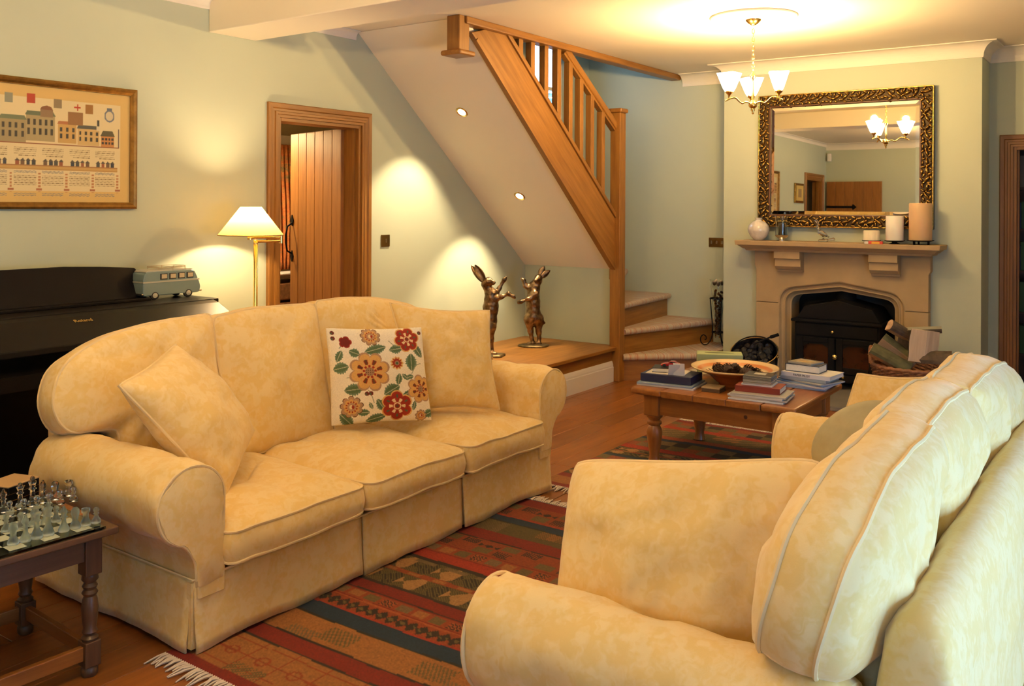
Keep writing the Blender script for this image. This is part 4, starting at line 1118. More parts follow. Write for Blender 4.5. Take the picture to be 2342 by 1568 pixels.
    for a, b in ((-1.01, -.289), (-.275, .313), (.327, 1.01)): sheet('skirt_panel', (a, .008), (b, .008))
    for sx in (-1, 1): sheet('skirt_panel', (sx*1.008, .02), (sx*1.008, .92), nrm=(sx, 0))
    sheet('skirt_panel', (1.0, .930), (-1.0, .930), nrm=(0, 1))
    for a in (-.282, .320, -1.005, 1.005): obj('kick_pleat', MB().box(a-.05, a+.05, .012, .018, .02, .22) if abs(a) < .9 else MB().box(a-.012, a+.012, .006, .03, .02, .225), YELLOW, e)
    obj('skirt_seam', MB().tube([(-1.012, .93, .236), (-1.016, .0, .236), (-.99, -.006, .237), (.99, -.006, .237), (1.016, .0, .236), (1.012, .93, .236)], .004, 6), PIPE, e)
    # seat cushions
    edges = [-.915, -.300, .305, .915]
    for i in range(3):
        a, b = edges[i]+.004, edges[i+1]-.004
        ol = round_poly([(a, -.045), (b, -.045), (b, .60), (a, .60)], .045, 6)
        boxed('seat_cushion', e, ol, .100, .055, .01, lambda u, v, w: (u, v, .312+.02*v-w), center=((a+b)/2, .26), p=3.2, q=.7, amp=.022, freq=4.0, seed=i*3.1+cx)
    # back cushions: two rounded ends lapping over the arms and a square middle
    tl = math.radians(12.5)
    def fb(y0, z0):
        def f(u, v, w):
            y, z = (v-z0)*math.sin(tl)+w*math.cos(tl), (v-z0)*math.cos(tl)-w*math.sin(tl)
            return (u, y0+y, z0+z)
        return f
    nar = -s_                                   # side carrying the narrower rounded cushion
    for sd in (-1, 1):
        i0 = .452 if sd == nar else -.098         # inner edge measured towards that side
        i0 = i0 if sd == nar else .102
        mx = (i0+1.0)/2
        if sd == nar or s_ < 0:
            ol = [(i0,.375), (.895,.375,.03), (.90,.590,.03), (1.085,.605,.05), (1.13,.70,.08), (1.09,.835,.12), (.93,.91,.15), (.70 if sd == nar else .60,.945,.12), (i0,.952,.02)]
        else:
            ol = [(i0,.375), (.885,.375,.03), (.885,.590,.03), (.93,.605,.04), (.95,.68,.06), (.90,.80,.10), (.76,.885,.12), (.50,.945,.12), (i0,.965,.02)]
        ol = [(sd*p[0],)+tuple(p[1:]) for p in ol]
        boxed('back_cushion', e, round_poly(ol, .03, 6), .100, .055, .085, fb(.606, .375), center=(sd*(.74 if sd == nar else .62), .70), p=2.8, q=.55, amp=.021, freq=4.4, seed=sd*4+cx, n=120)
    ol = [(nar*p[0],)+tuple(p[1:]) for p in [(-.094, .375), (.446, .375), (.448, .945), (.2, .960), (-.096, .950)]]
    boxed('back_cushion', e, round_poly(ol, .03, 6), .100, .055, .085, fb(.600, .375), center=(nar*.175, .68), p=2.8, q=.55, amp=.021, freq=4.4, seed=9+cx, n=120)
    return e
sofa1 = make_sofa('yellow damask three-seat sofa in front of the black piano', 2.74, 2.415, 1)
sofa2 = make_sofa('yellow damask three-seat sofa seen from behind, its back towards the garden window', 2.545, 1.17, -1); sofa2.scale = (.92, 1, 1)

def pillow(name, label, quad, T, mat_=None, raster=None, pull=.06, piped=True, seed=0.0, amp=.010, round_=False, cat='cushion', nn=44, corner=.02):
    """scatter cushion: knife edge, pulled corners; quad = its four corners seen from the front (tl, tr, br, bl)"""
    tl_, tr_, br_, bl_ = [np.array(q, float) for q in quad]
    nrm = np.cross(tr_-bl_, tl_-br_); nrm = nrm/np.linalg.norm(nrm)          # towards the viewer
    base = (bl_+br_)/2
    W, H = np.linalg.norm(tr_-tl_), np.linalg.norm(tl_-bl_)
    def P(u, v, s_):
        if round_:
            r = max(abs(u), abs(v)); l = math.hypot(u, v) or 1; uu, vv = u/l*r, v/l*r; t = T*max(0, 1-r*r)**.5
        else:
            k_ = 1-corner*(u*u*v*v)**3; uu = k_*u*(1-pull*(1-v*v)*abs(u)**3); vv = k_*v*(1-pull*(1-u*u)*abs(v)**3)
            t = T*(max(0, 1-u*u)**.46)*(max(0, 1-v*v)**.46)
        a, b = (uu+1)/2, (vv+1)/2
        p = (bl_*(1-a)+br_*a)*(1-b)+(tl_*(1-a)+tr_*a)*b
        w = 1-max(u*u, v*v)**2
        L = amp*fbm((uu*W*2+seed, vv*H*2, seed+s_), 2.4, 3)*w+.35*amp*math.sin(9*(u+v)+seed*3)*abs(u*v)*w
        return tuple(p-base+nrm*(s_*t/2+L))
    e = bpy.data.objects.new(name, None); COL.objects.link(e); e.location = base; e.empty_display_size = .1; tag(e, label, cat)
    front = None
    if raster is not None:
        nv_, nu_ = raster.shape[:2]; front = colour_grid('embroidered_front', nu_, nv_, lambda a, b: P(2*a-1, 2*b-1, 1), raster, mat_)
    g_ = np.sin(np.linspace(-PI/2, PI/2, nn)); mb = MB()
    for s_ in ((1, -1) if front is None else (-1,)):
        vs = [P(u, v, s_) for v in g_ for u in g_]
        mb.add(vs, [(j*nn+i, j*nn+i+1, (j+1)*nn+i+1, (j+1)*nn+i) for j in range(nn-1) for i in range(nn-1)], True)
    obj('cover' if front is None else 'cover_back', mb, mat_ if front is None else plain('plain_cotton_back', (.62,.53,.40), .9), e)
    if front is not None: obj('embroidered_front', front, None, e)
    if piped:
        q = np.linspace(-1, 1, 24)[:-1]
        ed = [(u, -1) for u in q]+[(1, v) for v in q]+[(-u, 1) for u in q]+[(-1, -v) for v in q]
        obj('piping', MB().tube([P(u, v, 1) for u, v in ed], .0055, 6, True), PIPE if mat_ is YELLOW else mat_, e)
    return e

# ---- embroidered flower cushion (its own dye colours on a fine grid)
def flower_raster(n=230):
    yy, xx = np.mgrid[0:n, 0:n]/(n-1.0); img = np.tile(srgb(240,228,204), (n, n, 1)).astype(float)
    X, Y = xx, yy                                    # Y up
    def paint(m, c): img[m] = c
    RED, DRED, GOLD, TAN, GRN, DGRN, PAL, BRN, BLU = (srgb(*c) for c in ((150,38,20),(110,30,22),(214,165,95),(176,138,104),(104,124,96),(72,92,62),(225,200,150),(96,60,36),(120,136,128)))
    def polar(cx, cy): return np.hypot(X-cx, Y-cy), np.arctan2(Y-cy, X-cx)
    def blossom(cx, cy, R, k, cols, ph=0.0, sharp=.0):
        r, a = polar(cx, cy); lob = np.abs(np.cos(k*(a-ph)/2)); edge = R*(.72+.28*(lob**(.55 if not sharp else 1.6)))
        for f, c in cols: paint(r < edge*f, c)
        return r, a, edge
    def leaf(cx, cy, L, w, an, c=GRN, d=DGRN):
        L, w = L*1.22, w*1.3
        u = (X-cx)*math.cos(an)+(Y-cy)*math.sin(an); v = -(X-cx)*math.sin(an)+(Y-cy)*math.cos(an)
        t = np.clip((u/L+1)/2, 0, 1); h = w*np.sin(PI*t)**.8*(1+.12*np.sin(u*260))
        m = (np.abs(u) < L) & (np.abs(v) < h)
        paint(m, c); paint(m & (np.abs(v) < h*.62), d*1.3); paint(m & (np.abs(v) < .004), srgb(170,170,140))
    for l in ((.09,.70,.055,.028,1.1), (.10,.58,.065,.045,.2), (.24,.73,.045,.035,-.4), (.45,.76,.095,.040,.25), (.66,.76,.06,.035,.15), (.81,.62,.075,.048,1.5),
              (.90,.74,.075,.034,-1.0), (.21,.36,.075,.045,.1), (.58,.34,.075,.050,.5), (.47,.19,.065,.035,-1.0), (.30,.12,.05,.03,.0), (.42,.05,.085,.038,.3),
              (.14,.05,.08,.04,-.8), (.66,.45,.050,.026,1.35), (.73,.47,.04,.018,-.8), (.74,.30,.045,.022,.3), (.37,.19,.035,.014,-1.2), (.80,.17,.045,.018,1.3), (.96,.08,.05,.035,.4), (.78,.47,.03,.02,.2)): leaf(*l)
    # stems
    for (x0, y0, x1, y1, bend) in ((.10,.78,.20,.83,.02),(.35,.35,.40,.22,.02),(.80,.50,.92,.60,.03),(.60,.85,.72,.80,-.03),(.30,.45,.15,.48,.02)):
        for t in np.linspace(0, 1, 60):
            px, py = x0+(x1-x0)*t, y0+(y1-y0)*t+bend*math.sin(PI*t); paint(np.hypot(X-px, Y-py) < .004, srgb(150,150,120))
    def big(cx, cy, R, k, ph):
        r, a, e = blossom(cx, cy, R, k, ((1.0, TAN), (.90, GOLD)), ph)
        m = (r < e*.62) & (r > e*.34) & (np.cos(k*(a-ph)) > .15); paint(m, RED); paint(m & (np.cos(k*(a-ph)) > .72), BRN)
        paint((r < R*.36), GOLD); paint((r < R*.33) & (np.sin(9*a) > -.2), RED*1.05); paint(r < R*.22, TAN*.8); paint((r < R*.18) & (np.sin(X*300) > 0) & (np.sin(Y*300) > 0), BRN)
    big(.375,.535,.205,8,.3); big(.885,.34,.150,7,.8)
    def star(cx, cy, R, ph):
        r, a, e = blossom(cx, cy, R*1.10, 6, ((1.0, GOLD),), ph); blossom(cx, cy, R, 6, ((1.0, RED), (.86, RED*.9)), ph)
        paint((r < R*.55) & (np.cos(6*(a-ph)) < -.2), PAL); paint((r < R*.80) & (r > R*.58) & (np.cos(6*(a-ph)) > .9), DGRN)
        paint(r < R*.30, RED); paint((r < R*.26), PAL); paint(r < R*.18, RED); paint(r < R*.10, BRN)
    star(.625,.175,.150,.5); star(.795,.865,.130,.2)
    def peony(cx, cy, R):
        r, a, e = blossom(cx, cy, R, 9, ((1.0, BRN), (.93, TAN), (.70, GOLD*.95)), .2)
        paint((r < R*.52) & (np.sin(12*a) > 0), RED); paint(r < R*.38, TAN); paint(r < R*.20, PAL); paint((r < R*.22) & (np.cos(a) > .3), RED)
    peony(.185,.185,.115); peony(.42,.905,.105); peony(.87,.06,.065)
    def small(cx, cy, R): blossom(cx, cy, R*1.25, 11, ((1.0, GOLD),)); r, a, e = blossom(cx, cy, R, 11, ((1.0, RED),), 0, 1); paint(r < R*.45, TAN*.8); paint(r < R*.25, DGRN)
    small(.655,.615,.055); blossom(.165,.845,.065, 5, ((1.0, RED), (.8, DRED)))
    for cx, cy in ((.05,.945),(.05,.885),(.335,.315),(.375,.318),(.95,.93)): paint(polar(cx, cy)[0] < .022, DRED); paint(polar(cx-.006, cy-.004)[0] < .010, DGRN)
    rs = np.random.default_rng(3); img *= (1+.06*rs.standard_normal((n, n, 1)))
    return np.clip(img, 0, 1)
pillow('embroidered_cushion', 'square cream cushion embroidered with red and gold flowers on the yellow sofa',
       (onY(743,748,2.93), onY(965,746,2.72), onY(990,962,2.63), onY(756,976,2.87)), .13, DYEDC, flower_raster(), pull=.05, piped=False, seed=3.3, amp=.006)
# yellow scatter cushions
pillow('scatter_cushion', 'large square yellow damask cushion propped in the corner by the bench end arm',
       (onY(890,690,2.95), onY(1121,708,2.64), onY(1144,938,2.53), onY(935,942,2.80)), .18, YELLOW, seed=1.2, pull=.10, amp=.014)
pillow('scatter_cushion', 'yellow damask cushion tipped on its corner against the arm beside the chess table',
       (onY(268,880,2.72), onY(400,786,2.95), onY(582,985,2.80), onY(515,1145,2.57)), .21, YELLOW, seed=5.1, pull=.06, amp=.016)
# cushions on the second sofa
pillow('scatter_cushion', 'big pale yellow piped cushion leaning inside the arm of the nearer sofa',
       (onX(1308,1048,1.90), onX(1903,1042,1.93), (1.80,.62,.40), (1.78,1.13,.42)), .30, YELLOW, seed=8.8, pull=.055, amp=.024, corner=.07)
pillow('scatter_cushion', 'deep yellow cushion propped against the far arm near the log basket',
       (onX(1962,853,3.34), onX(2128,862,3.34), (3.42,.60,.42), (3.40,1.0,.42)), .16, YELLOW, seed=2.9)
pillow('round_cushion', 'soft round sage-grey cushion on the seat in front of the deep yellow one',
       (onX(1880,930,3.02), onX(2115,905,3.02), onX(2080,1110,2.9), onX(1840,1115,2.9)), .20, SAGE, seed=6.0, piped=False, round_=True)
# ------------------------------------------------------------------ kilim rugs with woven pattern
RC = {k: srgb(*v) for k, v in dict(red=(128,26,10), blu=(22,46,66), tan=(162,104,52), grn=(88,74,36), org=(150,62,26), drk=(44,34,20), crm=(190,140,84), olv=(104,88,48), orr=(170,84,40), gry=(120,96,62), brt=(165,44,20)).items()}
def kilim(L, Wd, bands, cell, seed):
    """bands: (x0,x1,type) along x; returns raster (ny,nx,3)"""
    nx, ny = int(L/cell)+1, int(Wd/cell)+1; x = np.linspace(0, L, nx)[None, :]+0*np.zeros((ny, 1)); y = np.linspace(0, Wd, ny)[:, None]+0*x
    x = x+.006*np.sin(y*4+seed)+.004*np.sin(y*11); img = np.tile(RC['drk'], (ny, nx, 1)); rs = np.random.default_rng(seed)
    def tri(v, p): return np.abs(((v/p) % 1)-.5)*2
    for x0, x1, ty in bands:
        m = (x >= x0) & (x < x1); w = x1-x0; u = (x-x0)/w
        def put(mm, c): img[m & mm] = c
        one = np.ones_like(m)
        if ty in RC: put(one, RC[ty])
        elif ty == 'tanpatch':
            put(one, RC['tan']); blk = np.floor(y/.13+.3*np.sin(x*0)).astype(int); h = ((x+y*.5)*260 % 2 < 1)
            put((blk % 3 == 1) & (np.abs(u-.5) < .33) & h, RC['olv']); put((blk % 5 == 3) & (u < .4) & h, RC['gry'])
        elif ty == 'tangrid':
            put(one, RC['tan']); put((np.abs((y/.14) % 1-.5) > .475) | (np.abs(u-.5) < .02) | (np.abs(np.abs(u-.5)-.36) < .015), RC['org'])
            cy = (y/.14) % 1-.5; r = np.hypot(cy*.14, (u-.5)*w); put((np.abs(r-.022) < .004), RC['org']); put((np.floor(y/.14) % 3 == 1) & (u < .3) & ((x+y)*240 % 2 < 1), RC['olv'])
        elif ty == 'diamonds':
            put(one, RC['org']); t = tri(y, .045); put(np.abs(u-.42) < .36*(1-t)+.05, RC['drk']); put((np.abs(u-.42) < .16*(1-t)) & (((x-y)*300) % 2 < 1), RC['olv']); put(u > .90, RC['orr'])
        elif ty == 'squares':
            put(one, RC['org']); k = np.floor(y/.075).astype(int); f = (y/.075) % 1; ins = (f > .14) & (f < .86) & (u > .2) & (u < .8)
            for q, c in ((0, 'gry'), (1, 'drk'), (2, 'olv'), (3, 'tan')): put(ins & (k % 4 == q), RC[c])
            put(ins & (k % 4 == 1) & (((x*220) % 2 < 1) ^ ((y*220) % 2 < 1)), RC['orr']); put((u < .07) | (u > .93), RC['red'])
        elif ty == 'bigdia':
            put(one, RC['olv']); row = np.floor(u*2); fu = (u*2) % 1; t = tri(y+row*.055, .11); d = np.abs(fu-.5)*2
            put(d < (1-t)*.95, RC['crm']*.8); put((d < (1-t)*.95) & (tri(y+row*.055+.028, .22) < .5), RC['drk']); hat = ((x+y)*190 % 2 < 1)
            put((d >= (1-t)*.95) & hat, RC['grn']*.7); put((d < (1-t)*.95) & (tri(y+row*.055+.028, .22) < .5) & (((x-y)*210) % 2 < .8), RC['olv'])
            put(np.abs(u-.5) < .055, RC['org']); k = np.floor(y/.06) % 2; put((np.abs(u-.5) < .035) & (k == 0), RC['tan']); put((u < .06) | (u > .95), RC['drk'])
            put((u > .86) & (u < .94) & (np.floor(y/.05) % 3 != 0), RC['gry'])
        elif ty == 'motif':
            put(one, RC['org']*.9); k = np.floor(y/.10).astype(int); f = (y/.10) % 1; fu = (u*2) % 1; row = np.floor(u*2)
            ins = (f > .12) & (f < .88) & (fu > .16) & (fu < .86)
            put(ins & ((k+row) % 3 == 0), RC['drk']); put(ins & ((k+row) % 3 == 1), RC['olv']); put(ins & ((k+row) % 3 == 0) & (((y*180) % 2 < 1) & ((x*180) % 2 < 1.2)), RC['org'])
            t = tri(y, .05); put((fu < .5) & (row == 1) & ((k % 4) == 2) & (np.abs(fu-.25) < .25*t), RC['drk'])
        elif ty == 'greenpatch':
            put(one, RC['grn']); h = ((x+y)*230 % 2 < 1); k = np.floor(y/.16) % 3; put((k == 1) & h, RC['gry']); put((k == 2) & h & (u > .4), RC['tan'])
        elif ty == 'blocks':
            put(one, RC['olv']); k = (np.floor(y/.09)+np.floor(u*2)) % 4; put(k == 0, RC['drk']); put(k == 1, RC['gry']); put(k == 2, RC['orr']*.7)
    img = img*.62*(1+.10*rs.standard_normal((ny, nx, 1))+.07*np.sin(x*900)[..., None]*0)
    return np.clip(img, 0, 1), nx, ny
def rug(name, label, x0, x1, y0, y1, bands, cell, seed, fr0=True, fr1=True):
    e = thing(name, label, 'rug', (x0, y0, 0))
    img, nx, ny = kilim(x1-x0, y1-y0, bands, cell, seed); L, Wd = x1-x0, y1-y0
    wav = lambda a, b: (a*L+.004*math.sin(b*9+seed), b*Wd+.004*math.sin(a*11+seed), .0068+.0012*math.sin(a*23+b*7))
    obj('woven_field', colour_grid('woven_field', nx, ny, wav, img, DYED), None, e)
    obj('backing', MB().box(.003, L-.003, .003, Wd-.003, .0008, .0052), plain('rug_backing', (.10,.06,.03), .95), e)
    for on, xx, s_ in ((fr0, 0, -1), (fr1, L, 1)):
        if not on: continue
        mb = MB(); n = int(Wd/.010)
        for k in range(n):
            y = Wd*(k+.5)/n; ln = random.uniform(.045, .085); dx = random.uniform(-.02, .02)
            mb.tube([(xx, y, .006), (xx+s_*ln*.4, y+dx*.4, .007+random.uniform(0,.004)), (xx+s_*ln, y+dx, .0045)], [.0042, .0040, .0022], 5)
        obj('fringe', mb, FRINGE, e, kind='stuff')
    return e
b1 = [(0,.05,'red'), (.05,.235,'tangrid'), (.235,.245,'drk'), (.245,.315,'red'), (.315,.325,'drk'), (.325,.455,'tanpatch'), (.455,.465,'drk'), (.465,.540,'blu'), (.540,.55,'brt'), (.55,.63,'diamonds'),
      (.63,.70,'squares'), (.70,.708,'drk'), (.708,.770,'red'), (.770,1.05,'bigdia'), (1.05,1.06,'drk'), (1.06,1.125,'brt'), (1.125,1.21,'squares'), (1.21,1.345,'motif'), (1.345,1.355,'drk'), (1.355,1.445,'red'),
      (1.445,1.565,'greenpatch'), (1.565,1.575,'drk'), (1.575,1.63,'blu'), (1.63,1.64,'brt'), (1.64,1.80,'motif'), (1.80,1.90,'red')]
rug('kilim_rug', 'striped red, blue and tan kilim rug between the two yellow sofas', 1.685, 3.565, 1.16, 2.50, b1, .0058, 4)
b2 = [(0,.06,'red'), (.06,.17,'tan'), (.17,.23,'red'), (.23,.44,'bigdia'), (.44,.50,'brt'), (.50,.66,'blocks'), (.66,.70,'blu'), (.70,.86,'bigdia'), (.86,.93,'brt'), (.93,1.10,'blocks'), (1.10,1.15,'blu'), (1.15,1.22,'org'), (1.22,1.40,'greenpatch'), (1.40,1.46,'brt'), (1.46,1.60,'blocks'), (1.60,1.70,'red')]
rug('kilim_rug', 'smaller bright red and blue kilim rug under the pine coffee table', 3.815, 5.46, 1.20, 2.52, b2, .0075, 9)
# ------------------------------------------------------------------ chandeliers
def chandelier(label, loc, power):
    x, y = loc
    e = thing('chandelier', label, 'chandelier', (x, y, CE-.018), math.atan2(y, x), 'brass chandeliers')
    obj('ceiling_cup', MB().lathe([(.048,0),(.046,-.008),(.030,-.024),(.014,-.034),(.0,-.036)], 28), BRASS, e)
    me = MB().tube([(.007*math.cos(t), 0, .016*math.sin(t)) for t in np.linspace(0, 2*PI, 16, endpoint=False)], .0022, 6, True).mesh('chain_link'); me.materials.append(BRASS); orient(me)
    for k in range(11):
        o = bpy.data.objects.new('chain_link', me); COL.objects.link(o); o.parent = e; o.location = (0, 0, -.046-.026*k); o.rotation_euler = (0, 0, PI/2*(k % 2))
    obj('stem', MB().lathe([(.0,-.315),(.006,-.317),(.008,-.330),(.016,-.343),(.018,-.357),(.009,-.370),(.007,-.390),(.009,-.475),(.007,-.495),(.020,-.503),(.028,-.520),(.024,-.537),(.012,-.545),(.014,-.557),(.006,-.567),(.008,-.577),(.0,-.583)], 24), BRASS, e)
    R = .168
    for k in range(3):
        a = 2*PI*k/3+.06; ca, sa = math.cos(a), math.sin(a)
        pts = [(.020, -.515), (.050, -.507), (.075, -.517), (.095, -.507), (.125, -.485), (.160, -.491), (.195, -.507)]
        arm = obj('arm', MB().tube([(r*ca, r*sa, z) for r, z in spline(pts, 26)], .0055, 8), BRASS, e)
        obj('lamp_cup', MB().lathe([(.006,-.493),(.008,-.470),(.016,-.463),(.024,-.453),(.022,-.445),(.0,-.445)], 20, (R*ca, R*sa, 0)), BRASS, arm)
        # square flared opal shade
        vs = []; prof = [(.021,-.450),(.032,-.430),(.048,-.385),(.064,-.338)]
        mb = MB(); N = 24
        for r, z in prof+[(q-.003, w) for q, w in reversed(prof)]:
            for i in range(N):
                t = 2*PI*i/N; s_ = 1/max(abs(math.cos(t)), abs(math.sin(t))); s_ = 1+(s_-1)*.75
                vs.append((R*ca+r*s_*.93*math.cos(t+a+.5), R*sa+r*s_*.93*math.sin(t+a+.5), z))
        fs = [(j*N+i, j*N+(i+1) % N, (j+1)*N+(i+1) % N, (j+1)*N+i) for j in range(7) for i in range(N)]
        obj('opal_shade', mb.add(vs, fs, True), OPAL, arm)
        obj('bulb', MB().ball((R*ca, R*sa, -.390), (.020, .020, .030), 12, 8), emitter('bulb', (1,.85,.6), 20), arm)
        point_light('bulb_light', (R*ca, R*sa, -.315), power, WARM, .028, e)
    return e
chandelier('brass three-arm chandelier with opal glass shades in front of the mirror', PEND, 27)
chandelier('brass three-arm chandelier over the chess table end of the room', (1.15, 1.95), 22)

# ------------------------------------------------------------------ floor lamp
lp = onY(590, 600, 4.10)
fl = thing('floor_lamp', 'brass swing-arm floor lamp with a lit cream shade between piano and door', 'lamp', (lp[0], 4.12, 0))
def LZ(v): return onY(590, v, 4.12)[2]
zt = LZ(558)
obj('base', MB().lathe([(0,0),(.125,0),(.125,.010),(.11,.018),(.03,.024),(.018,.05),(0,.05)], 40), BRASS, fl)
obj('pole', MB().lathe([(.0125,.03),(.0125,zt),(.009,zt+.004)], 20), BRASS, fl)
obj('pole_cap', MB().lathe([(.013,zt),(.013,zt+.022),(.008,zt+.026)], 16), BRASS, fl)
ex = onY(640, 548, 4.12)[0]-lp[0]; sx_ = onY(573, 545, 4.12)[0]-lp[0]
obj('swing_arm', MB().tube([(0, 0, zt+.014), (ex, -.01, zt+.014)], .0075, 10), BRASS, fl)
obj('swing_arm', MB().tube([(ex, -.01, zt+.034), (sx_-.02, -.02, zt+.040)], .0075, 10), BRASS, fl)
obj('elbow_joint', MB().lathe([(.012,zt+.0),(.012,zt+.048),(.006,zt+.052)], 16, (ex, -.01, 0)), BRASS, fl)
obj('lamp_holder', MB().lathe([(.014,zt+.028),(.014,zt+.062),(.010,zt+.07),(.010,zt+.10)], 16, (sx_-.02, -.02, 0)), BRASS, fl)
shx = onY(574, 500, 4.10)[0]-lp[0]; z0 = onY(574, 537, 4.10)[2]; z1 = onY(574, 473, 4.10)[2]
r0 = (onY(645, 537, 4.1)[0]-onY(503, 537, 4.1)[0])/2*.83; r1 = (onY(597, 473, 4.1)[0]-onY(551, 473, 4.1)[0])/2*.83
obj('shade', MB().lathe([(r0,z0),(r0*.68+r1*.32,z0*.68+z1*.32),(r1,z1)], 56, (shx, -.02, 0), cap=False), SHADEM, fl)
obj('shade_trim', MB().tube([(shx+r0*math.cos(t), -.02+r0*math.sin(t), z0) for t in np.linspace(0, 2*PI, 48, endpoint=False)], .0025, 6, True), plain('shade_binding', (.35,.2,.07), .8), fl)
obj('bulb', MB().ball((shx, -.02, z1-.118), (.016, .016, .026), 12, 8), emitter('bulb_glow', (1,.8,.5), 25), fl)
point_light('floor_lamp_bulb', (shx, -.02, z1-.062), 14, (1,.72,.38), .02, fl)

# ------------------------------------------------------------------ digital piano
pn = thing('digital_piano', 'black upright digital piano behind the sofa', 'piano', (0, 0, 0))
PX0, PX1 = 1.50, 2.93; zp = .915
obj('case_top', MB().box(PX0, PX1, 3.90, YW-.03, zp-.022, zp), SATIN, pn, bev=.005)
obj('lid', MB().prism([(3.90, zp-.024), (3.905, zp-.004), (3.86, zp-.016), (3.66, zp-.105), (3.655, zp-.13), (3.70, zp-.13)], lambda u, v, d: (d, u, v), PX0+.03, PX1-.03), SATIN, pn, bev=.004)
ck = round_poly([(4.37, zp-.022), (3.90, zp-.022), (3.84, zp-.05), (3.66, zp-.14), (3.62, zp-.20), (3.62, zp-.26), (3.90, zp-.30), (3.94, .08), (3.80, .06), (3.80, 0), (4.37, 0)], .02, 4)
for x in (PX0, PX1-.028): obj('side_cheek', MB().prism(ck, lambda u, v, d: (d, u, v), x, x+.028), SATIN, pn, bev=.004)
obj('key_bed', MB().box(PX0+.028, PX1-.028, 3.64, 4.36, zp-.26, zp-.20), SATIN, pn)
obj('knee_panel', MB().box(PX0+.028, PX1-.028, 4.20, 4.23, .12, zp-.26), SATIN, pn)
obj('pedal_box', MB().box(PX0+.028, PX1-.028, 4.10, 4.22, .05, .14), SATIN, pn)
for k in range(3): obj('pedal', MB().box(2.10+.07*k, 2.13+.07*k, 4.00, 4.10, .06, .072), BRASS, pn, bev=.004)
# music desk with arched top
pA = [onY(u, v, 4.20) for u, v in ((0, 628), (60, 616), (150, 610), (230, 610), (305, 612))]
xr = onY(330, 684, 4.12)[0]; xl = PX0+.13
top = [(p[0], p[2]) for p in pA]; xm = (xl+xr)/2
right = [(p[0], p[2]) for p in pA if p[0] > xm]
top = [(2*xm-x, z) for x, z in reversed(right)]+right
desk = [(xl, zp+.004)]+top+[(xr, zp+.004)]
desk = [(xl, zp+.004), (top[0][0], top[0][1]-.004)]+top+[(top[-1][0]+.006, top[-1][1]-.006), (xr, zp+.004)]
obj('music_desk', MB().prism(desk, lambda u, v, d: (u, 4.12+(v-zp)*.45+d, v), 0, .018), SATIN, pn, bev=.003)
obj('desk_ledge', MB().box(xl, xr, 4.06, 4.14, zp, zp+.014), SATIN, pn, bev=.003)
# maker's lettering on the fallboard
tp = onY(190, 733, 3.80)
dirv = Vector((0, -.16, -.105)).normalized()
ym = 3.80; zm = zp-.016-(3.86-ym)*(.089/.20)
# find the point of the lid slope under that pixel
for it in range(8):
    P = onY(190, 733, ym); f_ = zp-.016-(3.86-P[1])*(.089/.20); ym -= (P[2]-f_)*-.8 if False else (f_-P[2])*.8
lt = text_mesh('Roland', .030); lt.materials.append(plain('gold_lettering', (.75,.50,.14), .35, .6))
lo = obj('lettering', lt, None, pn); nrm = Vector((0, -.089, .20)).normalized()
M_ = Matrix(((1, 0, 0, P[0]), (0, .20/.219, nrm.y, P[1]-.001), (0, .089/.219, nrm.z, zp-.016-(3.86-P[1])*(.089/.20)+.0015), (0, 0, 0, 1)))
lo.matrix_parent_inverse = Matrix.Identity(4); lo.matrix_basis = M_

# ------------------------------------------------------------------ toy camper van on the piano
vL = onY(318, 640, 4.10)[0]; vR = onY(452, 640, 4.10)[0]; VL = vR-vL; VC = (vL+vR)/2
BLUE = plain('pale_blue_enamel', (.20,.27,.26), .3, var=.05, Coat_Weight=.4); CREAM = plain('cream_enamel', (.48,.45,.36), .35)
TYRE = plain('black_rubber', (.015,.015,.015), .7); CHROME = plain('chrome', (.7,.68,.62), .15, 1.0); DARKG = plain('dark_window', (.03,.03,.03), .2)
vn = thing('toy_van', 'pale blue tin toy camper van with roof rack on top of the piano', 'toy van', (VC, 4.13, zp)); vn.scale = (1, 1, .9)
hL = VL/2; W2 = .058
lower = round_poly([(-hL*.97, .022), (hL*.95, .022), (hL*1.0, .055), (hL*.93, .098), (-hL*.97, .098)], .012, 5)
obj('lower_body', MB().prism(lower, lambda u, v, d: (u, d, v), -W2, W2), BLUE, vn, bev=.006, seg=3)
upper = round_poly([(-hL*.97, .098), (hL*.93, .098), (hL*.80, .146), (hL*.70, .156), (-hL*.80, .156), (-hL*.90, .146)], .014, 5)
obj('upper_body', MB().prism(upper, lambda u, v, d: (u, d, v), -W2*.92, W2*.92), BLUE, vn, bev=.010, seg=3)
obj('waist_band', MB().prism(round_poly([(-hL*.98, .094), (hL*.95, .094), (hL*.94, .102), (-hL*.98, .102)], .003), lambda u, v, d: (u, d, v), -W2-.0015, W2+.0015), CREAM, vn)
obj('roof', MB().prism(round_poly([(-hL*.88, .152), (hL*.78, .152), (hL*.70, .163), (-hL*.80, .163)], .008, 5), lambda u, v, d: (u, d, v), -W2*.86, W2*.86), CREAM, vn, bev=.004)
WLIT = plain('painted_window_light', (.62,.50,.32), .25)  # pale panes: light in the van windows is put into the colour
for k in range(4):
    x = -hL*.40+k*hL*.30; wd = obj('side_window', MB().box(x, x+hL*.25, -W2*.94, -W2*.90, .108, .142), DARKG, vn, bev=.002)
    obj('pane', MB().box(x+hL*.05, x+hL*.23, -W2*.95, -W2*.935, .114, .138), WLIT, wd)
obj('windscreen', MB().prism([(hL*.90, .106), (hL*.93, .106), (hL*.82, .145), (hL*.79, .145)], lambda u, v, d: (u, d, v), -W2*.8, W2*.8), DARKG, vn)
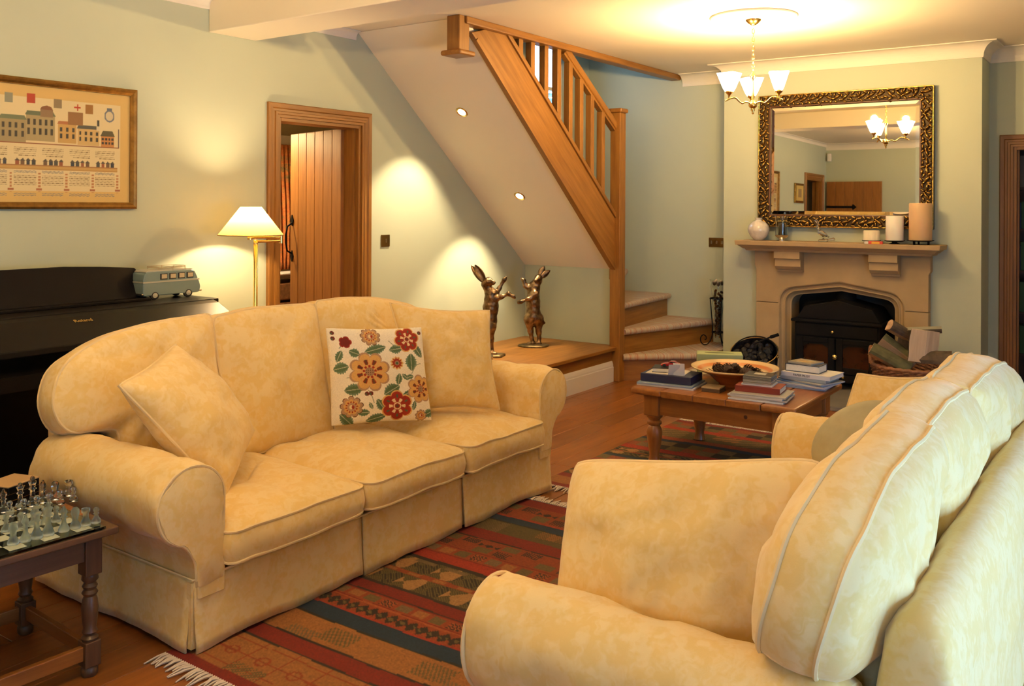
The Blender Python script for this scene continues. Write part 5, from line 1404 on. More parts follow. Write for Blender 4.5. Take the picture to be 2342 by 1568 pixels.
obj('bumper', MB().box(hL*.94, hL*1.04, -W2, W2, .028, .038), CHROME, vn, bev=.003); obj('bumper', MB().box(-hL*1.02, -hL*.95, -W2, W2, .028, .038), CHROME, vn, bev=.003)
for s_ in (-1, 1): obj('headlamp', MB().lathe([(0,.004),(.010,.002),(.012,0)], 14), CHROME, vn, loc=(hL*.985, s_*.034, .064), rot=(0, PI/2, 0))
for x in (-hL*.58, hL*.56):
    for s_ in (-1, 1):
        wh = obj('wheel', MB().lathe([(.0,-.009),(.017,-.009),(.024,-.006),(.024,.006),(.017,.009),(0,.009)], 24), TYRE, vn, loc=(x, s_*.050, .024), rot=(PI/2, 0, 0))
        obj('hub_cap', MB().lathe([(0,.012),(.008,.0115),(.014,.009)], 18), CREAM, wh, rot=(0 if s_ < 0 else PI, 0, 0))
rk = MB()
for z in (.172, .180): rk.tube([(-hL*.45, -W2*.8, z), (hL*.50, -W2*.8, z), (hL*.50, W2*.8, z), (-hL*.45, W2*.8, z)], .0016, 6, True)
for k in range(6): x = -hL*.45+hL*.95*k/5; rk.tube([(x, -W2*.8, .172), (x, W2*.8, .172)], .0014, 6)
for x in (-hL*.42, hL*.05, hL*.47):
    for s_ in (-1, 1): rk.tube([(x, s_*W2*.8, .182), (x, s_*W2*.86, .155)], .0016, 6)
obj('roof_rack', rk, plain('tan_wire', (.45,.36,.22), .4), vn)

# ------------------------------------------------------------------ framed print on the left wall
pt = thing('framed_print', 'wide gold-framed seaside sampler print above the piano', 'picture', (0, 0, 0))
px0, px1, pz0, pz1 = 1.38, 2.777, 1.366, 1.992
fwd = [(0,0),(.0,.022),(.010,.028),(.020,.024),(.030,.014),(.034,.014),(.034,0)]
def pic_side(a, b, inw, grain):
    """moulding from corner a to b; inw = inward direction"""
    a = np.array(a); b = np.array(b); d = (b-a)/np.linalg.norm(b-a); i_ = np.array(inw); vs = []
    for s_, P in ((1, a), (-1, b)):
        for u, h in fwd:
            q = P+i_*u+d*s_*u; vs.append((q[0], YW-.002-h, q[1]))
    n = len(fwd); obj('frame_moulding', MB().add(vs, [tuple(range(n)), tuple(range(n, 2*n))]+[(k, (k+1) % n, n+(k+1) % n, n+k) for k in range(n)]), GOLDF, pt)
pic_side((px0, pz0), (px1, pz0), (0, 1), 'x'); pic_side((px0, pz1), (px1, pz1), (0, -1), 'x'); pic_side((px0, pz0), (px0, pz1), (1, 0), 'z'); pic_side((px1, pz0), (px1, pz1), (-1, 0), 'z')
def seaside(nx, ny, L, Hh):
    """L,Hh metres of the sheet inside the frame; x from the right edge going left"""
    y, x = np.mgrid[0:ny, 0:nx].astype(float); x = L-x/(nx-1)*L; y = y/(ny-1)*Hh          # x: distance from right edge
    img = np.tile(srgb(226,190,118), (ny, nx, 1)); P = lambda m, c: img.__setitem__(m, srgb(*c))
    rect = lambda a, b, c, d: (x > a) & (x < b) & (y > c) & (y < d)
    sheet = rect(.055, L-.055, .055, Hh-.058); P(sheet, (232,214,168))
    # right-hand groups measured from the photograph, repeated leftward in other sizes
    def house(a, b, y0, y1, wall, roof, wins=3, rh=.03):
        P(rect(a, b, y0, y1), wall); m = (y >= y1) & (y < y1+rh) & (x > a-.004+(y-y1)*.5) & (x < b+.004-(y-y1)*.5); P(m, roof)
        for k in range(wins):
            c = a+(b-a)*(k+.5)/wins
            for r in ((.25, .5), (.62, .85)): P(rect(c-.006, c+.006, y0+(y1-y0)*r[0], y0+(y1-y0)*r[1]), (70,66,60))
    base = .285
    house(.088,.160,base,base+.055,(206,140,78),(96,90,66),4,.028); house(.168,.285,base+.004,base+.085,(214,180,120),(90,92,88),4,.02)
    house(.29,.385,base+.01,base+.10,(206,166,100),(186,120,76),3,.016); P(rect(.255,.335,base+.10,base+.165), (156,112,70)); P(rect(.165,.185,base+.08,base+.125), (226,212,176)); P(rect(.168,.182,base+.105,base+.135), (70,70,64))
    house(.40,.54,base+.012,base+.135,(176,158,116),(110,120,92),5,.02); P(rect(.41,.47,base+.13,base+.165), (150,122,92)); P((np.hypot(x-.44, (y-base-.165)*1.5) < .03) & (y > base+.165), (140,90,60)); house(.54,.66,base+.0,base+.11,(168,150,110),(120,130,100),4,.02)
    for k in range(6): house(.70+.10*k,.79+.10*k,base,base+.06+.03*(k % 3),(200,160,104),(110,96,80),3,.02)
    for cx, cy, c in ((.225,.475,(168,116,56)), (.385,.49,(150,130,100)), (.515,.505,(190,70,50)), (.62,.50,(150,150,130)), (.80,.5,(150,60,50)), (.95,.5,(90,110,120))): P(rect(cx-.02,cx+.02,cy-.028,cy+.018), c)
    P(rect(.268,.302,.472,.478), (196,60,40)); P(rect(.282,.288,.458,.492), (196,60,40)); P(rect(.302,.304,.42,.50), (140,110,80))
    r = np.hypot((x-.115)*1.15, y-.445); P((r < .032), (120,126,140)); P(r < .024, (220,206,170)); P(rect(.100,.130,.474,.486), (110,116,130))
    P(rect(.062,.068,.285,.38), (120,100,90)); P(rect(.06,L-.06,base-.004,base), (150,90,60))
    # text blocks (unreadable lines), huts, pier, waves
    for k in range(9):
        a = .085+.135*k; b = a+.105
        for j in range(5): yy = .263-j*.0095; m = rect(a, b-(.02 if j == 4 else 0), yy-.0022, yy+.0012) & (np.sin(x*900+j*7) > -.6); P(m, (150,126,88))
        for j in range(6): yy = .128-j*.0085; m = rect(a, b, yy-.0020, yy+.0012) & (np.sin(x*880+j*5+k) > -.6); P(m, (150,124,86))
        for j in range(4):
            c = a+.012+j*.026; P(rect(c-.009,c+.009,.182,.200), ((60,66,80), (120,90,70), (160,90,60), (80,80,80))[(k+j) % 4]); P((y >= .200) & (y < .211) & (np.abs(x-c) < .012-(y-.200)), (90,80,76))
        P(rect(a-.022,a-.010,.05,.150) & (np.sin(y*420) > -.3), (196,130,84)); P(rect(a-.030,a-.002,.058,.068), (180,110,74))
        for yy in (.142, .148, .040, .032): P((x > a) & (x < b) & (np.abs(y-yy-.004*np.abs(((x/.02) % 1)-.5)*2) < .0014), (130,128,130))
    P(rect(.07,L-.07,.164,.178), (206,164,98)); P(rect(.07,L-.07,.176,.180), (170,120,70)); P(rect(.07,L-.07,.158,.164), (190,146,84))
    return np.clip(img, 0, 1)
sx0, sx1, sz0, sz1 = px0+.032, px1-.032, pz0+.032, pz1-.032
ras = seaside(430, 220, sx1-sx0, sz1-sz0)
obj('printed_sheet', colour_grid('printed_sheet', 430, 220, lambda a, b: (sx0+(sx1-sx0)*a, YW-.007, sz0+(sz1-sz0)*b), ras, DYEDP), None, pt)
obj('picture_glass', MB().box(sx0, sx1, YW-.0125, YW-.0105, sz0, sz1), PICG, pt)
# small gilt pictures near the back corner (seen in the mirror)
for (z0_, z1_, lb_) in ((1.56, 1.86, 'upper small gold-framed picture beside the hall door, seen in the mirror'), (1.05, 1.35, 'lower small gold-framed picture beside the hall door, seen in the mirror')):
    e = thing('small_picture', lb_, 'picture', (0,0,0))
    obj('frame', MB().box(.27, .68, YW-.024, YW-.002, z0_, z1_), GILT, e, bev=.006)
    obj('mount', MB().box(.31, .64, YW-.027, YW-.0235, z0_+.035, z1_-.035), plain('gold_mount', (.55,.40,.12), .6), e)
    obj('print', MB().box(.40, .55, YW-.029, YW-.0265, z0_+.085, z1_-.085), plain('small_print', (.28,.20,.10), .7), e)
tag(obj('alarm_sensor', MB().box(XB+.004, XB+.07, YW-.09, YW-.03, 2.27, 2.40), WHITE, bev=.012), 'small white alarm sensor high in the back corner', 'sensor')

# ------------------------------------------------------------------ boxing hares
def hare(label, loc, rz, sc, pose):
    e = thing('hare_sculpture', label, 'sculpture', loc, rz, 'pair of bronze hares')
    P = pose; body = sdf_mesh('body', P['prims'], .022, .0052)
    # rough cast surface
    co = np.empty(len(body.vertices)*3); body.vertices.foreach_get('co', co); co = co.reshape(-1, 3)
    nn_ = np.empty(len(body.vertices)*3); body.vertices.foreach_get('normal', nn_); nn_ = nn_.reshape(-1, 3)
    d = np.array([fbm(p, 34, 2) for p in co])*.0035; body.vertices.foreach_set('co', (co+nn_*d[:, None]).ravel()); body.update()
    body.materials.append(BRONZE); obj('body', body, None, e)
    for a, b, w, an in P['ears']:
        # hollow leaf-shaped ear
        a = np.array(a); b = np.array(b); d = b-a; L = np.linalg.norm(d); d = d/L; s_ = np.cross(d, an); s_ = s_/np.linalg.norm(s_); f_ = np.cross(s_, d); vs = []; m = 9
        for i in range(12):
            t = i/11; ww = w*math.sin(PI*min(1, .12+t*.88))**.7*(1 if t < .97 else .3)
            for k in range(m):
                u = -1+2*k/(m-1); q = a+d*L*t+s_*u*ww+f_*(u*u)*ww*.55; vs.append(tuple(q))
        o = obj('ear', MB().add(vs, [(i*m+k, i*m+k+1, (i+1)*m+k+1, (i+1)*m+k) for i in range(11) for k in range(m-1)], True), BRONZE, e); so = o.modifiers.new('t', 'SOLIDIFY'); so.thickness = .005
    ol = resample(spline([(.11*math.cos(t)*(1+.22*math.sin(3*t+loc[0])), .085*math.sin(t)*(1+.2*math.cos(2*t))) for t in np.linspace(0, 2*PI, 12)][:-1]+[(.11*(1+.22*math.sin(loc[0])), 0)], 60), 48)
    mb = MB(); n = len(ol)
    vs = [(p[0]*f, p[1]*f, z) for f, z in ((1, 0), (1.03, .008), (.98, .016), (.80, .020), (.4, .022), (.02, .022)) for p in ol]
    mb.add(vs, [(i*n+k, i*n+(k+1) % n, (i+1)*n+(k+1) % n, (i+1)*n+k) for i in range(5) for k in range(n)]+[tuple(range(n))], True)
    obj('plinth', mb, plain('dark_bronze_base', (.16,.11,.05), .4, .8, var=.5, nscale=20), e)
    return e
# local: x to the picture's right, z up, y away
view_rot = YAW-PI/2
h2 = onZ(1222, 793, BZ)
p2 = dict(prims=[((-.012,0,.022),(-.030,0,.12),.016,.017), ((-.05,0,.022),(-.012,0,.024),.012,.014), ((-.030,0,.12),(-.045,.0,.22),.020,.042),
                 ((.040,.02,.022),(.035,.02,.12),.016,.017), ((.005,.0,.024),(.040,.01,.024),.012,.014), ((.035,.02,.12),(.030,.02,.22),.022,.045),
                 ((-.008,.01,.23),(-.012,.01,.36),.060,.052), ((-.012,.01,.36),(-.006,.01,.47),.054,.048), ((-.006,.01,.47),(.028,.0,.525),.040,.028),
                 ((.028,.0,.525),(.030,-.02,.545),.030,.028), ((.030,-.02,.545),(.005,-.055,.530),.024,.015),
                 ((-.04,0,.46),(-.075,-.01,.485),.022,.016), ((-.075,-.01,.485),(-.085,-.01,.525),.014,.011), ((-.085,-.01,.525),(-.100,-.01,.540),.015,.010),
                 ((.010,-.035,.43),(-.045,-.05,.385),.024,.015), ((-.045,-.05,.385),(-.105,-.05,.365),.013,.011), ((-.105,-.05,.365),(-.128,-.05,.352),.016,.011), ((-.118,-.05,.362),(-.135,-.05,.37),.007,.005),
                 ((.050,.02,.20),(.082,.02,.190),.013,.008)],
          ears=[((.040,.0,.560),(.078,.02,.640),.026,(0,1,.2)), ((.055,.0,.548),(.125,.02,.606),.026,(0,1,.3))])
hare('bronze boxing hare standing on its own plinth nearer the newel post, tail showing', (h2[0], h2[1], BZ), view_rot, 1, p2)
h1 = onZ(1122, 815, BZ)
p1 = dict(prims=[((.010,0,.022),(.000,0,.12),.016,.017), ((.0,-.02,.022),(.04,-.02,.024),.014,.012), ((.0,0,.12),(-.010,0,.22),.022,.045), ((-.05,.02,.022),(-.05,.02,.12),.016,.017), ((-.05,.02,.024),(-.01,.02,.024),.014,.012), ((-.05,.02,.12),(-.03,.02,.22),.020,.045),
                 ((-.018,.01,.23),(.000,.01,.37),.062,.052), ((.0,.01,.37),(.002,.0,.46),.056,.046), ((.002,.0,.46),(-.040,.0,.535),.038,.026),
                 ((-.040,.0,.535),(-.020,-.01,.555),.030,.030), ((-.020,-.01,.555),(.020,-.03,.548),.026,.015),
                 ((.038,.02,.46),(.060,.03,.50),.022,.015), ((.060,.03,.50),(.098,.03,.565),.014,.011), ((.098,.03,.565),(.110,.03,.585),.013,.009),
                 ((.040,-.02,.43),(.080,-.03,.445),.024,.014), ((.080,-.03,.445),(.130,-.03,.468),.012,.011), ((.130,-.03,.468),(.165,-.03,.448),.013,.010), ((.165,-.03,.448),(.178,-.03,.436),.011,.007)],
          ears=[((-.050,.0,.555),(-.120,.0,.680),.029,(0,-1,.3)), ((-.055,.02,.55),(-.150,.03,.672),.026,(0,-1,.2))])
hare('bronze boxing hare half hidden behind the sofa cushion, front paws raised', (h1[0], h1[1], BZ), view_rot, 1, p1)
sp_ = onZ(1127, 806, BZ)
sm_ = MB().ball((0,0,0), (.030,.022,.024), 9, 7); sm_.v = [tuple(np.array(p)*(1+.2*fbm(np.array(p)*60, 1, 1))) for p in sm_.v]
tag(obj('stone_ornament', sm_, SILVER, loc=(onZ(1122,812,BZ)[0]-.18, onZ(1122,812,BZ)[1]-.13, BZ+.022)), 'small pale silvery stone ornament on the bench top by the sofa cushion', 'ornament')
# ------------------------------------------------------------------ coffee table
TZ = .42; TX0, TX1, TY0, TY1 = 4.365, 5.165, 1.405, 2.300
ct = thing('coffee_table', 'honey pine coffee table with turned legs on the smaller rug', 'table', (0,0,0))
nb_ = 5; bwid = (TY1-TY0)/nb_
for k in range(nb_): obj('top_board', MB().box(TX0, TX1, TY0+k*bwid+.0006, TY0+(k+1)*bwid-.0006, TZ-.034, TZ), PINE['x'], ct, bev=.004 if 0 < k < nb_-1 else .012, seg=3)
for x in (TX0+.075, TX1-.095): obj('apron', MB().box(x, x+.02, TY0+.10, TY1-.10, TZ-.145, TZ-.034), PINE['y'], ct, bev=.002)
for y in (TY0+.070, TY1-.090): obj('apron', MB().box(TX0+.11, TX1-.11, y, y+.02, TZ-.145, TZ-.034), PINE['x'], ct, bev=.002)
for x in (TX0+.10, TX1-.10):
    for y in (TY0+.095, TY1-.095):
        lg = obj('leg', MB().lathe([(.030,.0085),(.034,.012),(.030,.03),(.026,.05),(.040,.14),(.043,.175),(.036,.20),(.030,.212),(.040,.222),(.040,.232),(.028,.24),(.036,.252),(.044,.26),(.044,.268)], 28, (x, y, 0)), PINE['z'], ct)
        obj('leg_block', MB().box(x-.044, x+.044, y-.044, y+.044, .268, TZ-.034), PINE['z'], lg, bev=.004)
obj('knot', MB().lathe([(0,.0006),(.008,.0005),(.010,0)], 12), plain('pine_knot', (.06,.02,.008), .5), ct, loc=(TX0+.0746, TY0+.28, TZ-.09), rot=(0,-PI/2,0))

def book(name, label, cat, c, size, rz, z, cov, spine='none', pages=True, group=None, page_mat=None):
    """size=(len,wid,thick); x local = length along the spine"""
    L, Wd, t = size
    e = thing(name, label, cat, (c[0], c[1], z), rz, group)
    ct_ = min(.003, t*.2)
    obj('cover_bottom', MB().box(-L/2, L/2, -Wd/2, Wd/2, 0, ct_), cov, e)
    obj('cover_top', MB().box(-L/2, L/2, -Wd/2, Wd/2, t-ct_, t), cov, e)
    obj('spine', MB().box(-L/2, L/2, -Wd/2, -Wd/2+ct_, ct_, t-ct_), cov, e)
    obj('pages', MB().box(-L/2+.003, L/2-.003, -Wd/2+ct_, Wd/2-.003, ct_, t-ct_), page_mat or PAPER, e)
    return e
def slab(name, label, cat, c, size, rz, z, m, group=None, bev=.001):
    L, Wd, t = size
    return tag(obj(name, MB().box(-L/2, L/2, -Wd/2, Wd/2, 0, t), m, loc=(c[0], c[1], z), rot=(0,0,rz), bev=bev), label, cat, group)
MAGS = [cover('magazine_'+n, c, .3) for n, c in (('pale', (.55,.53,.50)), ('blue', (.25,.32,.42)), ('grey', (.40,.39,.36)), ('cream', (.60,.52,.40)), ('white', (.68,.66,.64)))]
# stack beside the stairs edge
c1 = (onZ(1455,868,TZ)+onZ(1600,892,TZ))/2; c1 = (np.array(onZ(1528,884,TZ))+np.array((.08,.015,0)))
zz = TZ
rA = PI/2+.10
for k, lab in enumerate(('glossy magazine at the bottom of the pile under the navy box', 'pale magazine directly under the navy box')):
    slab('magazine', lab, 'magazine', (c1[0]-.005*k, c1[1]+.004*k), (.32-.01*k, .235, .009), rA+.02*k, zz, MAGS[(4, 1)[k]]); zz += .0091
slab('navy_box', 'navy blue slip-cased box on the pile beside the tissue box', 'box', (c1[0]+.015, c1[1]+.01), (.285, .20, .042), rA, zz, NAVY, bev=.002); zz += .0422
slab('card_folder', 'thin cream paper folder on top of the navy box', 'paper', (c1[0]+.02, c1[1]+.03), (.21, .17, .002), rA+.06, zz, PAPER, bev=0); zz += .0022
book('book', 'black-covered book with white page edges on top of the navy box', 'book', (c1[0]+.03, c1[1]+.035), (.165, .115, .024), rA+.22, zz, cover('black_cover', (.012,.012,.012)), page_mat=plain('white_pages', (.72,.70,.66), .8)); zb_ = zz+.0242
# red toy car
car = thing('toy_car', 'small red toy racing car on the black book', 'toy car', (c1[0]+.035, c1[1]+.028, zb_), rA+.25)
CARR = plain('red_car_enamel', (.42,.012,.016), .2, Coat_Weight=.6)
obj('body', MB().prism(round_poly([(-.048,.006),(.048,.006),(.052,.014),(.030,.022),(.010,.024),(-.004,.033),(-.026,.033),(-.040,.024),(-.052,.020)], .004, 4), lambda u, v, d: (u, d, v), -.020, .020), CARR, car, bev=.004)
obj('window_band', MB().prism([(.006,.0245),(-.005,.0315),(-.025,.0315),(-.036,.0245)], lambda u, v, d: (u, d, v), -.0206, .0206), plain('car_glass', (.02,.02,.02), .1), car)
for x in (-.030, .030):
    for s_ in (-1, 1): obj('wheel', MB().lathe([(0,-.004),(.009,-.004),(.009,.004),(0,.004)], 14), TYRE, car, loc=(x, s_*.018, .009), rot=(PI/2,0,0))
# folded cards leaning on the box
for k, (dx, dy, rz, tl_, lab) in enumerate(((-.055, -.035, .5, .9, 'folded white card standing up on the navy box beside the toy car'), (-.05, -.065, .2, .5, 'white card slumped beside the folded card on the navy box'))):
    e = thing('folded_card', lab, 'card', (c1[0]+dx, c1[1]+dy, zz), rA+rz)
    cm = plain('white_card', (.66,.62,.58), .7)
    obj('leaf_upright', MB().box(-.030, .030, -.0006, .0006, 0, .066), cm, e, rot=(-.45+.3*k, 0, 0)); obj('leaf_flat', MB().box(-.030, .030, -.055, 0, 0, .0012), cm, e, loc=(0,0,.0005))
# green tissue box behind
tb = onZ(1640, 842, TZ); 
tx = thing('tissue_box', 'pale green cardboard tissue box behind the terracotta dish', 'tissue box', (5.045, 2.075, TZ), math.radians(-65))
obj('carton', MB().box(-.130, .130, -.065, .065, 0, .118), GREENBOX, tx, bev=.003)
sl_ = [(.085*math.cos(t)*1.0, .016*math.sin(t)) for t in np.linspace(0, 2*PI, 28, endpoint=False)]
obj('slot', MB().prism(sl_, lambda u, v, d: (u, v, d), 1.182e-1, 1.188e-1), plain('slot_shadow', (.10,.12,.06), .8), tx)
# terracotta dish with pine cones
dc = np.array(((onZ(1582, 838, TZ+.10)+onZ(1779, 838, TZ+.10))/2)); dr = np.linalg.norm(onZ(1582, 838, TZ+.10)-onZ(1779, 838, TZ+.10))/2
DP = (dc[0]+.0, dc[1], TZ)
prof = [(0,.0),(.085,.0),(.085,.012),(.10,.020),(dr*.60,.060),(dr*.97,.094),(dr,.100),(dr*.985,.105),(dr*.93,.100),(dr*.72,.075),(dr*.55,.060),(dr*.30,.038),(0,.032)]
PR = resample(prof, 60, closed=False); SEG = 120
img = np.zeros((60, SEG+1, 3)); 
for i, (r, z) in enumerate(PR):
    for k in range(SEG+1):
        c = srgb(176,98,46) if i < 30 else srgb(214,182,130)
        f = i/59
        if .61 < f < .66: c = srgb(196,120,60)
        if .69 < f < .74 and (k*.5) % 2 < 1: c = srgb(70,50,26)
        if .655 < f < .675: c = srgb(190,160,110)
        if .765 < f < .80: c = srgb(186,128,70) if (k//3) % 2 else srgb(208,158,96)
        img[i, k] = c
dm_ = dyed('glazed_terracotta', .25, 0)
dish = tag(obj('terracotta_dish', colour_grid('terracotta_dish', SEG+1, 60, lambda a, b: (PR[min(59, round(b*59))][0]*math.cos(2*PI*a), PR[min(59, round(b*59))][0]*math.sin(2*PI*a), PR[min(59, round(b*59))][1]), img, dm_), None, loc=DP), 'wide glazed terracotta dish with dashed rim full of pine cones', 'dish')
def cone(loc, rot, sc, lab):
    mb = MB()
    for k in range(64):
        t = k/64; a = k*2.399; r = .026*math.sin(PI*min(1, .18+t*.8))**.8; z = -.030+.062*t
        M = Matrix.Translation((r*math.cos(a), r*math.sin(a), z)) @ Matrix.Rotation(a, 4, 'Z') @ Matrix.Rotation(-.35-.5*t, 4, 'Y')
        mb.add([M @ Vector(p) for p in ((-.012,-.003,0),(-.012,.003,0),(.012,.0055,.003),(.020,0,.008),(.012,-.0055,.003))], [(0,1,2,3,4)])
    mb.ball((0,0,0), (.010,.010,.028), 8, 6); mb.v = [tuple(np.array(p)*sc) for p in mb.v]
    tag(obj('pine_cone', mb, plain('cone_scales', (.055,.026,.016), .5, var=.5, nscale=60), loc=loc, rot=rot, fix=False), lab, 'pine cone', 'pine cones in the dish')
for k in range(12):
    a = k*2.4; r = dr*.52*math.sqrt((k+.6)/12)
    cone((DP[0]+r*math.cos(a), DP[1]+r*math.sin(a), TZ+.072+.008*(k % 2)), (1.3+.4*math.sin(k), .3*k, k*1.1), 0.8, 'dark pine cone lying in the terracotta dish')
# coasters
cc = onZ(1629, 895, TZ)
for k in range(4): slab('coaster', ('square wooden coaster in the small stack on the table edge' if k < 3 else 'topmost pale coaster of the small stack on the table edge'), 'coaster', (cc[0]+.02, cc[1]+.001*k), (.098, .098, .0062), .05+.01*k, TZ+.0063*k, plain('coaster_top', (.42,.31,.17), .6) if k == 3 else plain('coaster_edge', (.10,.055,.03), .6), 'coasters' )
# middle stack
c2 = onZ(1735, 916, TZ); c2 = np.array((c2[0]+.07, c2[1]+.01)); zz = TZ; r2 = -PI/2+.10
for k in range(4):
    slab('magazine', ('glossy magazine at the foot of the pile below the red book' if k == 0 else 'magazine in the middle of the pile below the red book' if k < 3 else 'uppermost patterned magazine directly beneath the red book'), 'magazine', (c2[0]+.006*math.sin(k*2), c2[1]+.006*math.cos(k*3)), (.275, .21, .0085), r2+.03*math.sin(k*2.2), zz, MAGS[(4,3,0,2)[k]], 'magazines below the red book' if k in (1, 2) else None); zz += .0087
book('book', 'dark red hardback with cream pages in the pile on the near table edge', 'book', (c2[0]+.02, c2[1]+.012), (.225, .155, .030), r2+.02, zz, cover('red_cloth', (.20,.022,.012), .5)); zz += .0302
slab('booklet', 'thin white booklet lying on the red hardback', 'booklet', (c2[0]+.025, c2[1]+.02), (.155, .12, .009), r2, zz, plain('booklet_white', (.70,.66,.60), .6)); zz += .0092
CDG = plain('clear_cd_case', (.10,.10,.09), .12, Coat_Weight=.5); CDW = plain('pale_cd_case', (.30,.28,.24), .15)
for k in range(4):
    e = thing('cd_case', (('lowest', 'second', 'third')[k]+' disc case up in the stack on the white booklet' if k < 3 else 'topmost dark compact disc case with a pale print, above the white booklet'), 'cd case', (c2[0]+.022+.002*k, c2[1]+.018, zz), r2+.04*math.sin(k*3), 'disc cases on the red book')
    obj('tray', MB().box(-.071, .071, -.0625, .0625, 0, .0065), CDG if k > 1 else CDW, e, bev=.0008); obj('lid', MB().box(-.071, .071, -.0625, .0625, .0068, .0104), CDG, e, bev=.0008)
    if k == 3: obj('sleeve_print', MB().box(-.03, .03, -.02, .03, .0104, .0107), plain('sleeve_pale', (.42,.40,.34), .4), e)
    zz += .0107
# right stack
c3 = onZ(1836, 888, TZ); c3 = np.array((c3[0]+.095, c3[1]+.005)); zz = TZ; r3 = -PI/2-.12
rn = [(.285, .215, .0075), (.28, .21, .008), (.285, .21, .0075), (.275, .205, .008), (.28, .205, .007)]
for k, sz_ in enumerate(rn):
    slab('magazine', 'magazine in the fanned pile beneath the grey book', 'magazine', (c3[0]+.008*math.sin(k*2.3), c3[1]-.010*k+.02), sz_, r3-.10*k+.15, zz, MAGS[(1, 4, 0, 1, 2)[k]], 'magazines beneath the grey book'); zz += sz_[2]+.0002
slab('softback_book', 'grey softback book under the white lettered one', 'book', (c3[0]+.0, c3[1]-.012), (.255, .19, .018), r3+.02, zz, cover('grey_soft_cover', (.30,.33,.35)), bev=.002); zz += .0182
PP_ = book('book', 'white softback with PAPER PILOT lettered along its spine', 'book', (c3[0]+.0, c3[1]-.028), (.27, .195, .022), r3+.02, zz, cover('white_soft_cover', (.66,.64,.62)))
ptx = text_mesh('PAPER PILOT', .0165); ptx.materials.append(plain('black_print', (.02,.02,.02), .6)); to = obj('spine_lettering', ptx, None, PP_)
to.matrix_basis = Matrix(((1,0,0,-.02),(0,0,-1,-.0985),(0,1,0,.0105),(0,0,0,1))); zz += .0222
book('book', 'thick paperback with a navy cover and cream pages below the topmost disc case', 'book', (c3[0]+.005, c3[1]+.008), (.185, .125, .040), r3+.07+PI, zz, cover('navy_paperback', (.015,.022,.05))); zz += .0402
e = thing('cd_case', 'pale compact disc case lying on the thick paperback', 'cd case', (c3[0]+.012, c3[1]+.012, zz), r3-.15)
obj('tray', MB().box(-.071, .071, -.0625, .0625, 0, .006), CDW, e); obj('lid', MB().box(-.071, .071, -.0625, .0625, .0062, .0098), plain('pale_sleeve', (.36,.33,.27), .2), e); obj('sleeve_print', MB().box(-.045, .045, -.03, .03, .0098, .0101), plain('sleeve_tan', (.45,.33,.16), .3), e)
# papers glimpsed behind the cards
slab('paperback', 'dog-eared paperback lying behind the folded cards under the dish rim', 'book', (4.98, 2.14), (.17, .11, .014), .9, TZ, MAGS[3])

# ------------------------------------------------------------------ chess table
CZ = .44
tr = math.radians(-3)
cht = thing('side_table', 'small dark oak side table with turned legs beside the sofa arm', 'table', (1.300, 2.795, 0), tr)
TWx, TWy = .25, .275
for k in range(3): obj('top_board', MB().box(-TWx, TWx, -TWy+k*2*TWy/3+.0005, -TWy+(k+1)*2*TWy/3-.0005, CZ-.022, CZ), DARKW['x'] if k == 0 else PINE['x'], cht, bev=.004)
for y in (-TWy+.05, TWy-.07): obj('apron', MB().box(-TWx+.07, TWx-.07, y, y+.02, CZ-.095, CZ-.022), DARKW['x'], cht)
for x in (-TWx+.04, TWx-.06): obj('apron', MB().box(x, x+.02, -TWy+.09, TWy-.09, CZ-.095, CZ-.022), DARKW['y'], cht)
for x in (-TWx+.055, TWx-.055):
    for y in (-TWy+.065, TWy-.065):
        lg = obj('leg', MB().lathe([(.020,0),(.024,.006),(.024,.022),(.018,.03)], 20, (x, y, 0)), DARKW['z'], cht)
        obj('leg_block', MB().box(x-.024, x+.024, y-.024, y+.024, .03, .105), DARKW['z'], lg, bev=.003)
        obj('leg_turning', MB().lathe([(.022,.105),(.024,.112),(.016,.120),(.022,.130),(.018,.140),(.022,.17),(.024,.20),(.021,.225),(.017,.235),(.023,.245),(.017,.255),(.022,.265),(.016,.275),(.024,.285),(.022,.30)], 24, (x, y, 0)), DARKW['z'], lg)
        obj('leg_block', MB().box(x-.025, x+.025, y-.025, y+.025, .30, CZ-.022), DARKW['z'], lg, bev=.003)
for y in (-TWy+.065, TWy-.065): obj('stretcher', MB().box(-TWx+.075, TWx-.075, y-.010, y+.010, .05, .092), PINE['x'], cht, bev=.003)
for x in (-TWx+.055, TWx-.055): obj('stretcher', MB().box(x-.010, x+.010, -TWy+.085, TWy-.085, .05, .092), PINE['y'], cht, bev=.003)
bd_ = thing('chess_board', 'square clear glass chess board with frosted squares on the side table', 'chess board', (1.300-.010, 2.795-.075, CZ), tr)
BH = .198
obj('glass_sheet', MB().box(-BH-.018, BH+.018, -BH+.0, BH-.0, .003, .010), GREENGLASS, bd_, bev=.001)
fm = MB(); sq = (2*BH-.03)/8
for i in range(8):
    for j in range(8):
        if (i+j) % 2: fm.box(-BH+.015+i*sq, -BH+.015+(i+1)*sq, -BH+.015+j*sq, -BH+.015+(j+1)*sq, .0101, .0104)
obj('frosted_square', fm, plain('etched_glass', (.40,.46,.40), .6), bd_, kind='stuff')
for x in (-BH, BH):
    for y in (-BH+.018, BH-.018): obj('rubber_foot', MB().lathe([(.009,0),(.009,.0035)], 12, (x, y, 0)), TYRE, bd_)
pawn = [(0,0),(.0125,0),(.0135,.004),(.012,.010),(.007,.018),(.0052,.026),(.0085,.028),(.0055,.031),(.0085,.037),(.0085,.041),(.005,.046),(0,.047)]
def scaled(p, s_, h): return [(r*s_, z*h) for r, z in p]
